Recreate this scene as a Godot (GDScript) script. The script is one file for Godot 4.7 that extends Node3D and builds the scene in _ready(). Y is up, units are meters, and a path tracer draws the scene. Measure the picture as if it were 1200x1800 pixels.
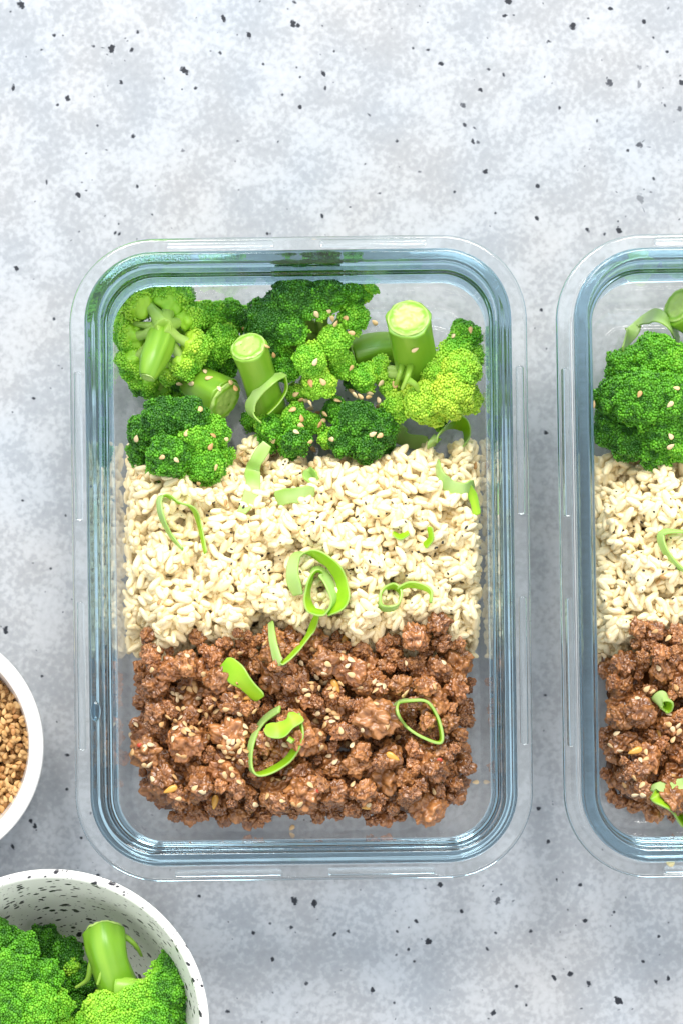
extends Node3D
# A glass lunch box with broccoli, rice and minced beef on a speckled concrete board, seen from above.

const EYE := 0.80        # camera height above the board, metres
const FOC := 3922.0      # focal length in photo pixels (photo is 1800 pixels high)
const MID := Vector2(600, 1300)   # photo pixel straight below the camera

var rng := RandomNumberGenerator.new()
var used := {}
var M := {}
var ico_cache := {}
var field: HeightField
var seed_meshes: Array = []
var grain_meshes: Array = []
var chunk_meshes: Array = []
var bud_mesh: ArrayMesh
var lump := FastNoiseLite.new()
var cells := FastNoiseLite.new()
var soft := FastNoiseLite.new()


# ------------------------------------------------------------------ small helpers
class HeightField:
	var x0: float
	var z0: float
	var nx: int
	var nz: int
	var c: float
	var h := PackedFloat32Array()
	var own := PackedInt32Array()

	func _init(ax: float, az: float, bx: float, bz: float, cell: float, base: float) -> void:
		x0 = ax
		z0 = az
		c = cell
		nx = int((bx - ax) / cell) + 1
		nz = int((bz - az) / cell) + 1
		h.resize(nx * nz)
		h.fill(base)
		own.resize(nx * nz)
		own.fill(-1)

	func at(x: float, z: float) -> float:
		var i := clampi(int((x - x0) / c), 0, nx - 1)
		var k := clampi(int((z - z0) / c), 0, nz - 1)
		return h[k * nx + i]

	func top(x: float, z: float, r: float) -> float:
		var best := 0.0
		for a in 9:
			best = maxf(best, at(x + (a % 3 - 1) * r, z + (a / 3 - 1) * r))
		return best

	func slope(x: float, z: float, r: float) -> Vector3:
		var gx := (at(x + r, z) - at(x - r, z)) / (2.0 * r)
		var gz := (at(x, z + r) - at(x, z - r)) / (2.0 * r)
		return Vector3(-clampf(gx, -1.2, 1.2), 1.0, -clampf(gz, -1.2, 1.2)).normalized()

	# lowest centre height at which a tilted ellipsoid rests on the field
	func fit(x: float, z: float, yaw: float, pitch: float, l: float, ry: float, rz: float) -> float:
		var ca := cos(yaw)
		var sa := sin(yaw)
		var lc := maxf(l * cos(pitch), rz)
		var ls := l * sin(pitch)
		var best := 0.0
		var m := maxf(lc, rz)
		var i0 := maxi(0, int((x - m - x0) / c))
		var i1 := mini(nx - 1, int((x + m - x0) / c) + 1)
		var k0 := maxi(0, int((z - m - z0) / c))
		var k1 := mini(nz - 1, int((z + m - z0) / c) + 1)
		for k in range(k0, k1 + 1):
			var dz := z0 + (k + 0.5) * c - z
			for i in range(i0, i1 + 1):
				var dx := x0 + (i + 0.5) * c - x
				var u := (dx * ca + dz * sa) / lc
				var v := (dz * ca - dx * sa) / rz
				var q := 1.0 - u * u - v * v
				if q > 0.0:
					best = maxf(best, h[k * nx + i] + ry * sqrt(q) - u * ls)
		return best

	func stamp(x: float, z: float, y: float, yaw: float, pitch: float, l: float, ry: float, rz: float, id: int) -> void:
		var ca := cos(yaw)
		var sa := sin(yaw)
		var lc := maxf(l * cos(pitch), rz)
		var ls := l * sin(pitch)
		var m := maxf(lc, rz)
		var i0 := maxi(0, int((x - m - x0) / c))
		var i1 := mini(nx - 1, int((x + m - x0) / c) + 1)
		var k0 := maxi(0, int((z - m - z0) / c))
		var k1 := mini(nz - 1, int((z + m - z0) / c) + 1)
		for k in range(k0, k1 + 1):
			var dz := z0 + (k + 0.5) * c - z
			for i in range(i0, i1 + 1):
				var dx := x0 + (i + 0.5) * c - x
				var u := (dx * ca + dz * sa) / lc
				var v := (dz * ca - dx * sa) / rz
				var q := 1.0 - u * u - v * v
				if q > 0.0:
					var t := y + u * ls + ry * sqrt(q)
					if t > h[k * nx + i]:
						h[k * nx + i] = t
						own[k * nx + i] = id


func P(px: float, py: float, hmm: float) -> Vector3:
	var s := (EYE - hmm * 0.001) / FOC
	return Vector3((px - MID.x) * s, hmm * 0.001, (py - MID.y) * s)


func to_px(x: float, z: float, y: float) -> Vector2:
	var s := FOC / (EYE - y)
	return Vector2(x * s, z * s) + MID


func on_top(px: float, py: float) -> Vector3:
	var y := 0.035
	var p := Vector3.ZERO
	for i in 5:
		p = P(px, py, y * 1000.0)
		y = lerpf(y, field.at(p.x, p.z), 0.7)
	p.y = field.at(p.x, p.z)
	return p


func numbered(called: String) -> String:
	var n: int = used.get(called, 0)
	used[called] = n + 1
	return called if n == 0 else "%s_%03d" % [called, n]


func tag(o: Node3D, label: String, category: String, group := "", kind := "") -> void:
	o.set_meta("label", label)
	if category:
		o.set_meta("category", category)
	if group:
		o.set_meta("group", group)
	if kind:
		o.set_meta("kind", kind)


func thing(called: String, at: Vector3, label: String, category: String, group := "") -> Node3D:
	var o := Node3D.new()
	o.name = numbered(called)
	o.position = at
	add_child(o)
	tag(o, label, category, group)
	return o


func put(called: String, mesh: Mesh, material: Material, parent: Node3D = null, at := Transform3D.IDENTITY) -> MeshInstance3D:
	var o := MeshInstance3D.new()
	if parent == null:
		o.name = numbered(called)
	else:
		var k: String = "n_" + called
		var n: int = parent.get_meta(k, 0)
		parent.set_meta(k, n + 1)
		o.name = called if n == 0 else "%s_%03d" % [called, n]
	o.mesh = mesh
	o.material_override = material
	o.transform = at
	(parent if parent else self).add_child(o, true)
	return o


func many(called: String, mesh: Mesh, material: Material, where: Array, tints: Array, parent: Node3D = null) -> MultiMeshInstance3D:
	var mm := MultiMesh.new()
	mm.transform_format = MultiMesh.TRANSFORM_3D
	mm.use_colors = tints.size() > 0
	mm.mesh = mesh
	mm.instance_count = where.size()
	for i in where.size():
		mm.set_instance_transform(i, where[i])
		if tints.size():
			mm.set_instance_color(i, tints[i])
	var o := MultiMeshInstance3D.new()
	o.name = called if parent else numbered(called)
	o.multimesh = mm
	o.material_override = material
	o.set_meta("kind", "stuff")
	(parent if parent else self).add_child(o, true)
	return o


func lin(r: float, g: float, b: float) -> Color:
	return Color(r, g, b).linear_to_srgb()


func paint(c: Color, rough: float, tinted := false) -> StandardMaterial3D:
	var m := StandardMaterial3D.new()
	m.albedo_color = c
	m.roughness = rough
	m.vertex_color_use_as_albedo = tinted
	return m


func noise_texture(freq: float, size: int, normal: bool, strength := 4.0, octaves := 4, kind := FastNoiseLite.TYPE_SIMPLEX_SMOOTH) -> NoiseTexture2D:
	var n := FastNoiseLite.new()
	n.noise_type = kind
	n.frequency = freq
	n.fractal_octaves = octaves
	n.seed = int(freq * 10000.0)
	var t := NoiseTexture2D.new()
	t.width = size
	t.height = size
	t.seamless = true
	t.noise = n
	t.as_normal_map = normal
	t.bump_strength = strength
	return t


# One closed mesh with smooth normals; the winding is set so that the outside is the front.
func mk(v: PackedVector3Array, idx: PackedInt32Array, col := PackedColorArray(), uv := PackedVector2Array(), flat_normals := PackedVector3Array()) -> ArrayMesh:
	var vol := 0.0
	for t in range(0, idx.size(), 3):
		vol += v[idx[t]].dot(v[idx[t + 1]].cross(v[idx[t + 2]]))
	if vol > 0.0:
		for t in range(0, idx.size(), 3):
			var s := idx[t + 1]
			idx[t + 1] = idx[t + 2]
			idx[t + 2] = s
	var nr := flat_normals
	if nr.is_empty():
		nr.resize(v.size())
		for t in range(0, idx.size(), 3):
			var a := v[idx[t]]
			var n := (v[idx[t + 2]] - a).cross(v[idx[t + 1]] - a)
			nr[idx[t]] += n
			nr[idx[t + 1]] += n
			nr[idx[t + 2]] += n
		for i in nr.size():
			nr[i] = (nr[i] * 1e6).normalized()
	var a := []
	a.resize(Mesh.ARRAY_MAX)
	a[Mesh.ARRAY_VERTEX] = v
	a[Mesh.ARRAY_NORMAL] = nr
	a[Mesh.ARRAY_INDEX] = idx
	if col.size():
		a[Mesh.ARRAY_COLOR] = col
	if uv.size():
		a[Mesh.ARRAY_TEX_UV] = uv
	var m := ArrayMesh.new()
	m.add_surface_from_arrays(Mesh.PRIMITIVE_TRIANGLES, a)
	return m


func ico(sub: int) -> Array:
	if ico_cache.has(sub):
		return ico_cache[sub]
	var v: Array[Vector3] = []
	var f := PackedInt32Array()
	if sub == 0:
		var g := (1.0 + sqrt(5.0)) / 2.0
		for s in [[-1, g, 0], [1, g, 0], [-1, -g, 0], [1, -g, 0], [0, -1, g], [0, 1, g], [0, -1, -g], [0, 1, -g], [g, 0, -1], [g, 0, 1], [-g, 0, -1], [-g, 0, 1]]:
			v.append(Vector3(s[0], s[1], s[2]).normalized())
		f = PackedInt32Array([0, 11, 5, 0, 5, 1, 0, 1, 7, 0, 7, 10, 0, 10, 11, 1, 5, 9, 5, 11, 4, 11, 10, 2, 10, 7, 6, 7, 1, 8, 3, 9, 4, 3, 4, 2, 3, 2, 6, 3, 6, 8, 3, 8, 9, 4, 9, 5, 2, 4, 11, 6, 2, 10, 8, 6, 7, 9, 8, 1])
	else:
		var lower := ico(sub - 1)
		v.assign(lower[0])
		var lf: PackedInt32Array = lower[1]
		var mids := {}
		for t in range(0, lf.size(), 3):
			var m := [0, 0, 0]
			for e in 3:
				var a := lf[t + e]
				var b := lf[t + (e + 1) % 3]
				var key := mini(a, b) * 100000 + maxi(a, b)
				if not mids.has(key):
					mids[key] = v.size()
					v.append((v[a] + v[b]).normalized())
				m[e] = mids[key]
			f.append_array(PackedInt32Array([lf[t], m[0], m[2], lf[t + 1], m[1], m[0], lf[t + 2], m[2], m[1], m[0], m[1], m[2]]))
	ico_cache[sub] = [v, f]
	return ico_cache[sub]


func blob(sub: int, shape: Callable, tint = null) -> ArrayMesh:
	var base := ico(sub)
	var v := PackedVector3Array()
	var c := PackedColorArray()
	for d in base[0]:
		v.append(shape.call(d))
		if tint != null:
			c.append(tint.call(d))
	return mk(v, (base[1] as PackedInt32Array).duplicate(), c)


func spline(pts: Array, per: int, closed := false) -> Array:
	var out := []
	var n := pts.size()
	var segs := n if closed else n - 1
	for i in segs:
		var a: Vector3 = pts[(i - 1 + n) % n] if closed else pts[maxi(i - 1, 0)]
		var b: Vector3 = pts[i]
		var c: Vector3 = pts[(i + 1) % n]
		var d: Vector3 = pts[(i + 2) % n] if closed else pts[mini(i + 2, n - 1)]
		for k in per:
			out.append(b.cubic_interpolate(c, a, d, float(k) / per))
	if not closed:
		out.append(pts[n - 1])
	return out


# Round tube along a path, radii interpolated; ends rounded over.
func tube(path: Array, radii: Array, sides: int, ridge := 0.0, seed_at := 0.0, tint = null) -> ArrayMesh:
	var v := PackedVector3Array()
	var f := PackedInt32Array()
	var col := PackedColorArray()
	var n := path.size()
	var rings := []
	var side := Vector3(0.31, 0.2, 0.93)
	for i in n:
		var p: Vector3 = path[i]
		var t: Vector3 = ((path[mini(i + 1, n - 1)] as Vector3) - (path[maxi(i - 1, 0)] as Vector3)).normalized()
		side = (side - t * side.dot(t)).normalized()
		var r: float = radii[0] + (radii[radii.size() - 1] - radii[0]) * float(i) / (n - 1)
		if radii.size() > 2:
			var w := float(i) / (n - 1) * (radii.size() - 1)
			var k := mini(int(w), radii.size() - 2)
			r = lerpf(radii[k], radii[k + 1], w - k)
		if i == 0:
			rings.append([p - t * 0.02 * r, t, side, r * 0.6])
			rings.append([p, t, side, r * 0.95])
			rings.append([p + t * r * 0.06, t, side, r])
		elif i == n - 1:
			rings.append([p - t * r * 0.06, t, side, r])
			rings.append([p, t, side, r * 0.95])
			rings.append([p + t * 0.02 * r, t, side, r * 0.6])
		else:
			rings.append([p, t, side, r])
	for k in rings.size():
		var g: Array = rings[k]
		var b: Vector3 = (g[1] as Vector3).cross(g[2])
		for s in sides:
			var a := TAU * s / sides
			var rr: float = g[3] * (1.0 + ridge * lump.get_noise_3d(cos(a) * 60.0 + seed_at, sin(a) * 60.0, k * 2.5) + ridge * 0.35 * lump.get_noise_3d(cos(a) * 260.0, sin(a) * 260.0 + seed_at, k * 4.0))
			v.append((g[0] as Vector3) + ((g[2] as Vector3) * cos(a) + b * sin(a)) * rr)
			if tint != null:
				col.append(tint.call(float(k) / rings.size(), a))
	var nr := rings.size()
	for k in nr - 1:
		for s in sides:
			var q := k * sides + s
			var q2 := k * sides + (s + 1) % sides
			f.append_array(PackedInt32Array([q, q2, q + sides, q2, q2 + sides, q + sides]))
	for e in 2:
		var o := 0 if e == 0 else (nr - 1) * sides
		var mid := v.size()
		v.append(rings[0 if e == 0 else nr - 1][0])
		if tint != null:
			col.append(tint.call(float(e), 0.0))
		for s in sides:
			if e == 0:
				f.append_array(PackedInt32Array([mid, o + (s + 1) % sides, o + s]))
			else:
				f.append_array(PackedInt32Array([mid, o + s, o + (s + 1) % sides]))
	return mk(v, f, col)


func lathe(profile: Array, sides: int, u_times := 1.0) -> ArrayMesh:   # (radius, y) from the axis round to the axis again
	var v := PackedVector3Array()
	var f := PackedInt32Array()
	var uv := PackedVector2Array()
	var n := profile.size()
	var along := 0.0
	var total := 0.0
	for k in range(1, n):
		total += (profile[k] as Vector2).distance_to(profile[k - 1])
	for k in n:
		var p: Vector2 = profile[k]
		if k > 0:
			along += p.distance_to(profile[k - 1])
		for s in sides + 1:
			var a := TAU * s / sides
			v.append(Vector3(cos(a) * p.x, p.y, sin(a) * p.x))
			uv.append(Vector2(u_times * s / sides, along / total))
	for k in n - 1:
		for s in sides:
			var q := k * (sides + 1) + s
			f.append_array(PackedInt32Array([q, q + 1, q + sides + 1, q + 1, q + sides + 2, q + sides + 1]))
	# normals from the profile, so that the seam does not show
	var nr := PackedVector3Array()
	for k in n:
		var t: Vector2 = ((profile[mini(k + 1, n - 1)] as Vector2) - (profile[maxi(k - 1, 0)] as Vector2)).normalized()
		for s in sides + 1:
			var a := TAU * s / sides
			nr.append(Vector3(cos(a) * t.y, -t.x, sin(a) * t.y))
	var vol := 0.0
	for k in n - 1:
		vol += ((profile[k + 1] as Vector2).y - (profile[k] as Vector2).y) * (profile[k] as Vector2).x
	if vol < 0.0:
		for i in nr.size():
			nr[i] = -nr[i]
	return mk(v, f, PackedColorArray(), uv, nr)


# polyline corners [Vector2, radius] -> points with rounded corners
func rounded(c: Array, steps: int) -> Array:
	var out := []
	for i in c.size():
		var p: Vector2 = c[i][0]
		var r: float = c[i][1]
		if i == 0 or i == c.size() - 1 or r <= 0.0:
			out.append(p)
			continue
		var a: Vector2 = ((c[i - 1][0] as Vector2) - p)
		var b: Vector2 = ((c[i + 1][0] as Vector2) - p)
		var cut := minf(r, 0.49 * minf(a.length(), b.length()))
		a = p + a.normalized() * cut
		b = p + b.normalized() * cut
		for k in steps + 1:
			var t := float(k) / steps
			out.append(a.lerp(p, t).lerp(p.lerp(b, t), t))
	return out


func ring_points(hx: float, hz: float, r: float, per: int) -> Array:
	var out := []
	r = maxf(r, 0.0004)
	for q in 4:
		var cx := (hx - r) * (1.0 if q == 0 or q == 3 else -1.0)
		var cz := (hz - r) * (1.0 if q < 2 else -1.0)
		for k in per + 1:
			var a := (q + float(k) / per) * PI / 2.0
			out.append(Vector2(cx + cos(a) * r, cz + sin(a) * r))
	return out


func sweep_box(profile: Array, hx: float, hz: float, r: float, per: int, looped := false) -> ArrayMesh:  # profile: (inset, y)
	var v := PackedVector3Array()
	var f := PackedInt32Array()
	var n := 0
	for p: Vector2 in profile:
		var pts := ring_points(hx - p.x, hz - p.x, r - p.x, per)
		n = pts.size()
		for q: Vector2 in pts:
			v.append(Vector3(q.x, p.y, q.y))
	for k in (profile.size() if looped else profile.size() - 1):
		var on := ((k + 1) % profile.size()) * n
		for s in n:
			var a := k * n + s
			var b := k * n + (s + 1) % n
			f.append_array(PackedInt32Array([a, b, on + s, b, on + (s + 1) % n, on + s]))
	for e in (0 if looped else 2):
		var o := 0 if e == 0 else (profile.size() - 1) * n
		var mid := v.size()
		v.append(Vector3(0, (profile[0 if e == 0 else -1] as Vector2).y, 0))
		for s in n:
			if e == 0:
				f.append_array(PackedInt32Array([mid, o + (s + 1) % n, o + s]))
			else:
				f.append_array(PackedInt32Array([mid, o + s, o + (s + 1) % n]))
	return mk(v, f)


# ------------------------------------------------------------------ scene
func _ready() -> void:
	rng.seed = 20240611
	camera_and_light()
	noises()
	materials()
	board()
	field = HeightField.new(-0.100, -0.200, 0.245, 0.075, 0.0004, 0.0064)
	glass_containers()
	shapes()
	food_fill()
	broccoli()
	commit_fill()
	bowls()
	scallions()
	sesame()
	trifles()


func camera_and_light() -> void:
	var cam := Camera3D.new()
	cam.name = "camera"
	cam.projection = Camera3D.PROJECTION_FRUSTUM
	cam.near = 0.05
	cam.far = 20.0
	cam.keep_aspect = Camera3D.KEEP_HEIGHT
	cam.size = 2.0 * 0.05 * 900.0 / FOC
	cam.frustum_offset = Vector2(0.0, 0.05 * (MID.y - 900.0) / FOC)
	cam.position = Vector3(0, EYE, 0)
	cam.rotation_degrees = Vector3(-90, 0, 0)
	add_child(cam)
	var we := WorldEnvironment.new()
	we.name = "environment"
	var e := Environment.new()
	e.background_mode = Environment.BG_COLOR
	e.background_energy_multiplier = 1.0
	e.background_color = lin(1.0, 1.0, 1.0)
	e.tonemap_mode = Environment.TONE_MAPPER_LINEAR
	e.tonemap_exposure = 1.33
	e.sdfgi_enabled = true
	e.ssao_enabled = true
	e.ssil_enabled = true
	we.environment = e
	add_child(we)
	for k in 2:   # two tall window panes beyond the top of the picture
		var l := AreaLight3D.new()
		l.name = "window_light" if k == 0 else "window_light_001"
		l.area_size = Vector2(0.72, 1.25)
		l.light_energy = 3.5
		l.light_color = Color(1.0, 0.985, 0.96)
		l.shadow_enabled = true
		add_child(l)
		l.look_at_from_position(Vector3(-0.58 + 1.08 * k, 2.0, -1.75), Vector3(0.0, 0.02, -0.04))


func noises() -> void:
	lump.noise_type = FastNoiseLite.TYPE_SIMPLEX_SMOOTH
	lump.frequency = 0.01
	lump.fractal_octaves = 3
	lump.seed = 7
	cells.noise_type = FastNoiseLite.TYPE_CELLULAR
	cells.frequency = 1.0
	cells.fractal_type = FastNoiseLite.FRACTAL_NONE
	cells.cellular_return_type = FastNoiseLite.RETURN_DISTANCE
	cells.cellular_jitter = 0.9
	cells.seed = 5
	soft.noise_type = FastNoiseLite.TYPE_SIMPLEX_SMOOTH
	soft.frequency = 1.0
	soft.fractal_octaves = 2
	soft.seed = 11


func materials() -> void:
	var g := StandardMaterial3D.new()
	g.transparency = BaseMaterial3D.TRANSPARENCY_ALPHA
	g.albedo_color = Color(0.64, 0.775, 0.845, 0.0)
	g.refraction_enabled = true
	g.refraction_scale = 0.05
	g.roughness = 0.0
	M.glass = g
	M.clear_glass = g.duplicate()
	M.clear_glass.albedo_color = Color(0.975, 0.99, 0.995, 0.0)
	var pane := StandardMaterial3D.new()
	pane.transparency = BaseMaterial3D.TRANSPARENCY_ALPHA
	pane.albedo_color = Color(0.95, 0.98, 0.98, 0.03)
	pane.roughness = 0.03
	M.pane = pane
	M.rice = paint(lin(0.98, 0.85, 0.55), 0.34, true)
	M.rice.backlight_enabled = true
	M.rice.backlight = Color(0.30, 0.27, 0.20)
	M.beef = paint(Color.WHITE, 0.26, true)
	M.beef.metallic_specular = 0.55
	M.beef.clearcoat_enabled = true
	M.beef.clearcoat = 0.28
	M.beef.clearcoat_roughness = 0.16
	M.beef.normal_enabled = true
	M.beef.normal_texture = noise_texture(0.03, 256, true, 5.0)
	M.beef.uv1_triplanar = true
	M.beef.uv1_scale = Vector3.ONE * 0.8
	M.beef.normal_scale = 0.5
	M.bud = paint(Color.WHITE, 0.38, true)
	M.head = paint(Color.WHITE, 0.5, true)
	M.stalk = paint(Color.WHITE, 0.36, true)
	M.cut = paint(Color.WHITE, 0.32, true)
	M.scallion = paint(Color.WHITE, 0.28, true)
	M.scallion.backlight_enabled = true
	M.scallion.backlight = Color(0.55, 0.8, 0.25)
	M.seed = [paint(lin(0.70, 0.48, 0.24), 0.45), paint(lin(0.78, 0.60, 0.36), 0.45), paint(lin(0.55, 0.32, 0.13), 0.45), paint(lin(0.64, 0.41, 0.18), 0.45)]
	M.seed_many = paint(Color.WHITE, 0.45, true)
	M.ceramic = paint(lin(0.80, 0.80, 0.79), 0.18)
	M.sauce = paint(lin(0.13, 0.045, 0.010), 0.15)
	M.ginger = paint(lin(0.66, 0.34, 0.06), 0.25)
	M.chili = paint(lin(0.45, 0.05, 0.015), 0.3)
	M.pepper = paint(lin(0.03, 0.025, 0.02), 0.6)


# ------------------------------------------------------------------ the board
func board() -> void:
	var N := 2048
	var span := 0.50     # metres covered by the texture
	var big := FastNoiseLite.new()
	big.frequency = 0.010
	big.fractal_octaves = 5
	big.seed = 3
	big.noise_type = FastNoiseLite.TYPE_SIMPLEX_SMOOTH
	var fine := FastNoiseLite.new()
	fine.frequency = 0.07
	fine.fractal_octaves = 4
	fine.seed = 9
	fine.noise_type = FastNoiseLite.TYPE_SIMPLEX
	var warm := FastNoiseLite.new()
	warm.frequency = 0.0035
	warm.fractal_octaves = 3
	warm.seed = 21
	var a := big.get_image(N, N).get_data()
	var b := fine.get_image(N, N).get_data()
	var c := warm.get_image(N, N).get_data()
	var st := fine.get_image(N / 4, N)
	st.resize(N, N, Image.INTERPOLATE_CUBIC)
	var e := st.get_data()
	var d := PackedByteArray()
	d.resize(N * N * 3)
	for i in N * N:
		var v := 165.0 + clampf((a[i] - 128) * 0.13 + (b[i] - 128) * 0.09 - 1.0, -6.0, 4.5) + (a[i] - 128) * 0.05 + (b[i] - 128) * 0.05 + (e[i] - 128) * 0.012
		var w := (c[i] - 128) * 0.02
		d[i * 3] = int(v - 4.0 + w)
		d[i * 3 + 1] = int(v + 1.0)
		d[i * 3 + 2] = int(v + 7.5 - w)
	# pits: (photo x, photo y, radius in photo pixels, stretch, angle in degrees, darkness)
	var marks := [[38, 8, 7, 1.3, 50, 1], [197, 85, 7, 1.4, 100, 1], [180, 84, 2, 4, 8, .8], [165, 81, 3, 1.4, 30, 1], [232, 87, 4, 2, 110, 1], [394, 32, 5, 2.2, 70, 1], [438, 62, 5, 1.6, 60, 1], [516, 42, 6, 1.3, 80, 1], [524, 44, 4, 1, 0, 1], [568, 128, 5, 1.8, 60, 1], [572, 156, 3, 1.8, 90, .9], [528, 188, 4, 1.3, 80, 1], [388, 93, 3, 1.2, 40, 1], [325, 125, 7, 1.6, 35, 1],
		[24, 155, 4, 2.4, 95, 1], [119, 172, 5, 1.2, 60, 1], [102, 184, 3, 1, 0, 1], [214, 145, 4, 1.5, 70, 1], [344, 154, 3, 1, 0, 1], [320, 157, 2, 1, 0, 1], [172, 220, 2.4, 1, 0, 1], [234, 240, 4, 1.1, 0, 1], [82, 320, 3, 2.2, 85, 1], [138, 342, 5, 1.5, 50, 1], [152, 335, 2, 1.6, 0, 1], [242, 328, 3, 1.2, 90, 1], [268, 377, 2.4, 1.3, 50, 1], [566, 379, 4, 1.6, 60, 1], [243, 56, 3, 1, 0, 1], [95, 62, 3, 1.2, 0, 1], [74, 88, 2.2, 1, 0, 1],
		[463, 113, 2.2, 1, 0, 1], [588, 90, 2.2, 1, 0, 1], [518, 4, 3, 1.3, 40, 1], [322, 264, 3.5, 1, 0, .5], [203, 409, 2.6, 1.6, 120, 1], [470, 410, 2.6, 1.5, 40, 1], [893, 2, 6, 1.4, 30, 1], [887, 28, 4, 1.3, 0, 1], [902, 26, 2, 1.8, 10, 1], [1006, 45, 6, 1.1, 60, 1], [1072, 14, 4, 1.4, 20, 1], [1033, 32, 2.3, 1.2, 0, 1], [1131, 38, 4, 1.4, 50, 1], [1147, 66, 2.6, 1, 0, 1], [1172, 91, 2.8, 1, 0, 1], [774, 113, 4.6, 1.1, 0, 1],
		[725, 85, 2.3, 1, 0, 1], [752, 87, 2.8, 1.4, 0, 1], [843, 158, 4, 1.4, 30, 1], [812, 185, 5, 1.3, 80, .7], [816, 220, 4, 1.5, 50, .9], [833, 225, 2.4, 1.8, 30, .8], [830, 249, 4, 1.6, 80, .9], [840, 250, 4, 1.2, 0, .7], [852, 302, 4.6, 1.1, 0, 1], [944, 327, 4.4, 1.4, 80, 1], [943, 383, 4, 1.3, 50, 1], [697, 248, 2.8, 1, 0, 1], [858, 122, 3, 1.2, 40, 1], [884, 132, 3, 1.3, 90, 1], [965, 73, 3, 1.6, 40, 1], [1070, 145, 7, 1.7, 65, .75],
		[1123, 149, 5, 1.8, 85, .4], [1123, 119, 5, 1.2, 0, .35], [1198, 145, 6, 1.2, 70, .9], [1194, 192, 5, 1, 0, .6], [1123, 255, 6, 1.3, 0, .7], [1140, 259, 2.4, 6, 8, .45], [1130, 248, 2, 5, 140, .5], [1102, 265, 3, 1.2, 20, 1], [1125, 350, 8, 1.2, 70, .35], [1130, 368, 2.4, 5, 65, .5], [1031, 405, 4, 1.4, 50, 1], [1086, 406, 5, 1.3, 40, 1], [1062, 412, 3, 1.3, 90, 1], [870, 375, 2.2, 1, 0, 1], [798, 338, 2.4, 1, 0, 1], [649, 202, 3, 2.4, 40, .7], [983, 189, 2.8, 1, 0, 1], [1168, 185, 3, 1.5, 60, .7],
		[518, 1584, 7, 1.4, 70, 1], [553, 1588, 6, 1.4, 90, 1], [512, 1630, 4, 1.4, 20, .9], [587, 1642, 4, 1.6, 120, 1], [446, 1640, 4, 1.3, 60, 1], [480, 1685, 4, 1.5, 80, 1], [731, 1620, 3.4, 1.3, 40, 1], [773, 1555, 5, 1.3, 20, 1], [810, 1601, 4, 1, 0, 1], [752, 1655, 6, 1.2, 30, 1], [697, 1637, 3, 1.2, 70, .9], [873, 1584, 6, 1.3, 120, .7], [870, 1640, 2.6, 1, 0, 1], [855, 1668, 3, 1.5, 60, 1], [932, 1637, 3.4, 1, 0, 1], [1028, 1618, 4, 1.2, 0, 1], [1078, 1603, 3, 1, 0, 1], [1020, 1555, 4, 1.2, 0, 1],
		[1001, 1712, 5, 1.1, 0, 1], [973, 1719, 4.4, 1.7, 45, 1], [1034, 1730, 5, 1.3, 60, 1], [1085, 1760, 8, 1.4, 60, 1], [1130, 1690, 3.4, 1, 0, 1], [1152, 1726, 4, 1.4, 70, 1], [1174, 1720, 4, 1.3, 90, 1], [866, 1781, 5, 1.2, 90, 1], [654, 1740, 5, 1.5, 95, 1], [538, 1728, 4, 1.2, 80, .8], [401, 1778, 4, 1.4, 20, 1], [907, 1733, 3, 1, 0, 1], [718, 1668, 3, 1, 0, 1], [728, 1690, 2.4, 1, 0, 1], [692, 1763, 2.6, 1, 0, 1], [924, 1767, 2.6, 1, 0, 1], [1157, 1646, 3, 1, 0, 1],
		[10, 1108, 6, 1.6, 90, 1], [55, 1443, 4, 1.5, 60, 1], [62, 1452, 5, 1.4, 100, 1], [30, 472, 5, 1.5, 60, 1], [120, 1328, 3.6, 1.2, 0, 1], [118, 1387, 3, 1, 0, 1], [22, 1488, 4, 1.8, 60, 1], [143, 1472, 3, 1.2, 0, 1], [210, 410, 3, 1.8, 120, 1], [958, 760, 4, 1.2, 50, 1], [950, 545, 3, 1, 0, 1], [962, 1480, 4, 1.2, 40, 1], [978, 1547, 3, 1.8, 70, 1], [945, 1422, 4, 1.2, 0, 1], [74, 1188, 2.6, 1, 0, 1], [957, 1222, 3, 1, 0, 1], [890, 1484, 5, 1.8, 150, 1], [172, 1538, 3.4, 1.2, 0, 1], [350, 1575, 2.8, 1, 0, 1], [95, 560, 2.8, 1, 0, 1], [60, 700, 3, 1.3, 40, 1], [40, 880, 2.4, 1, 0, 1], [90, 1000, 2.2, 1, 0, 1]]
	var r2 := RandomNumberGenerator.new()
	r2.seed = 99
	for k in 900:      # the many tiny pits, thicker towards the top right and the bottom
		var x := r2.randf_range(-300, 1700)
		var y := r2.randf_range(-300, 2300)
		if y > 420 and y < 1500 and r2.randf() < 0.4:
			continue
		marks.append([x, y, r2.randf_range(0.9, 2.0) * (1.0 if r2.randf() < 0.9 else 1.5), r2.randf_range(1.0, 1.9), r2.randf_range(0, 180), r2.randf_range(0.5, 1.0)])
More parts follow.
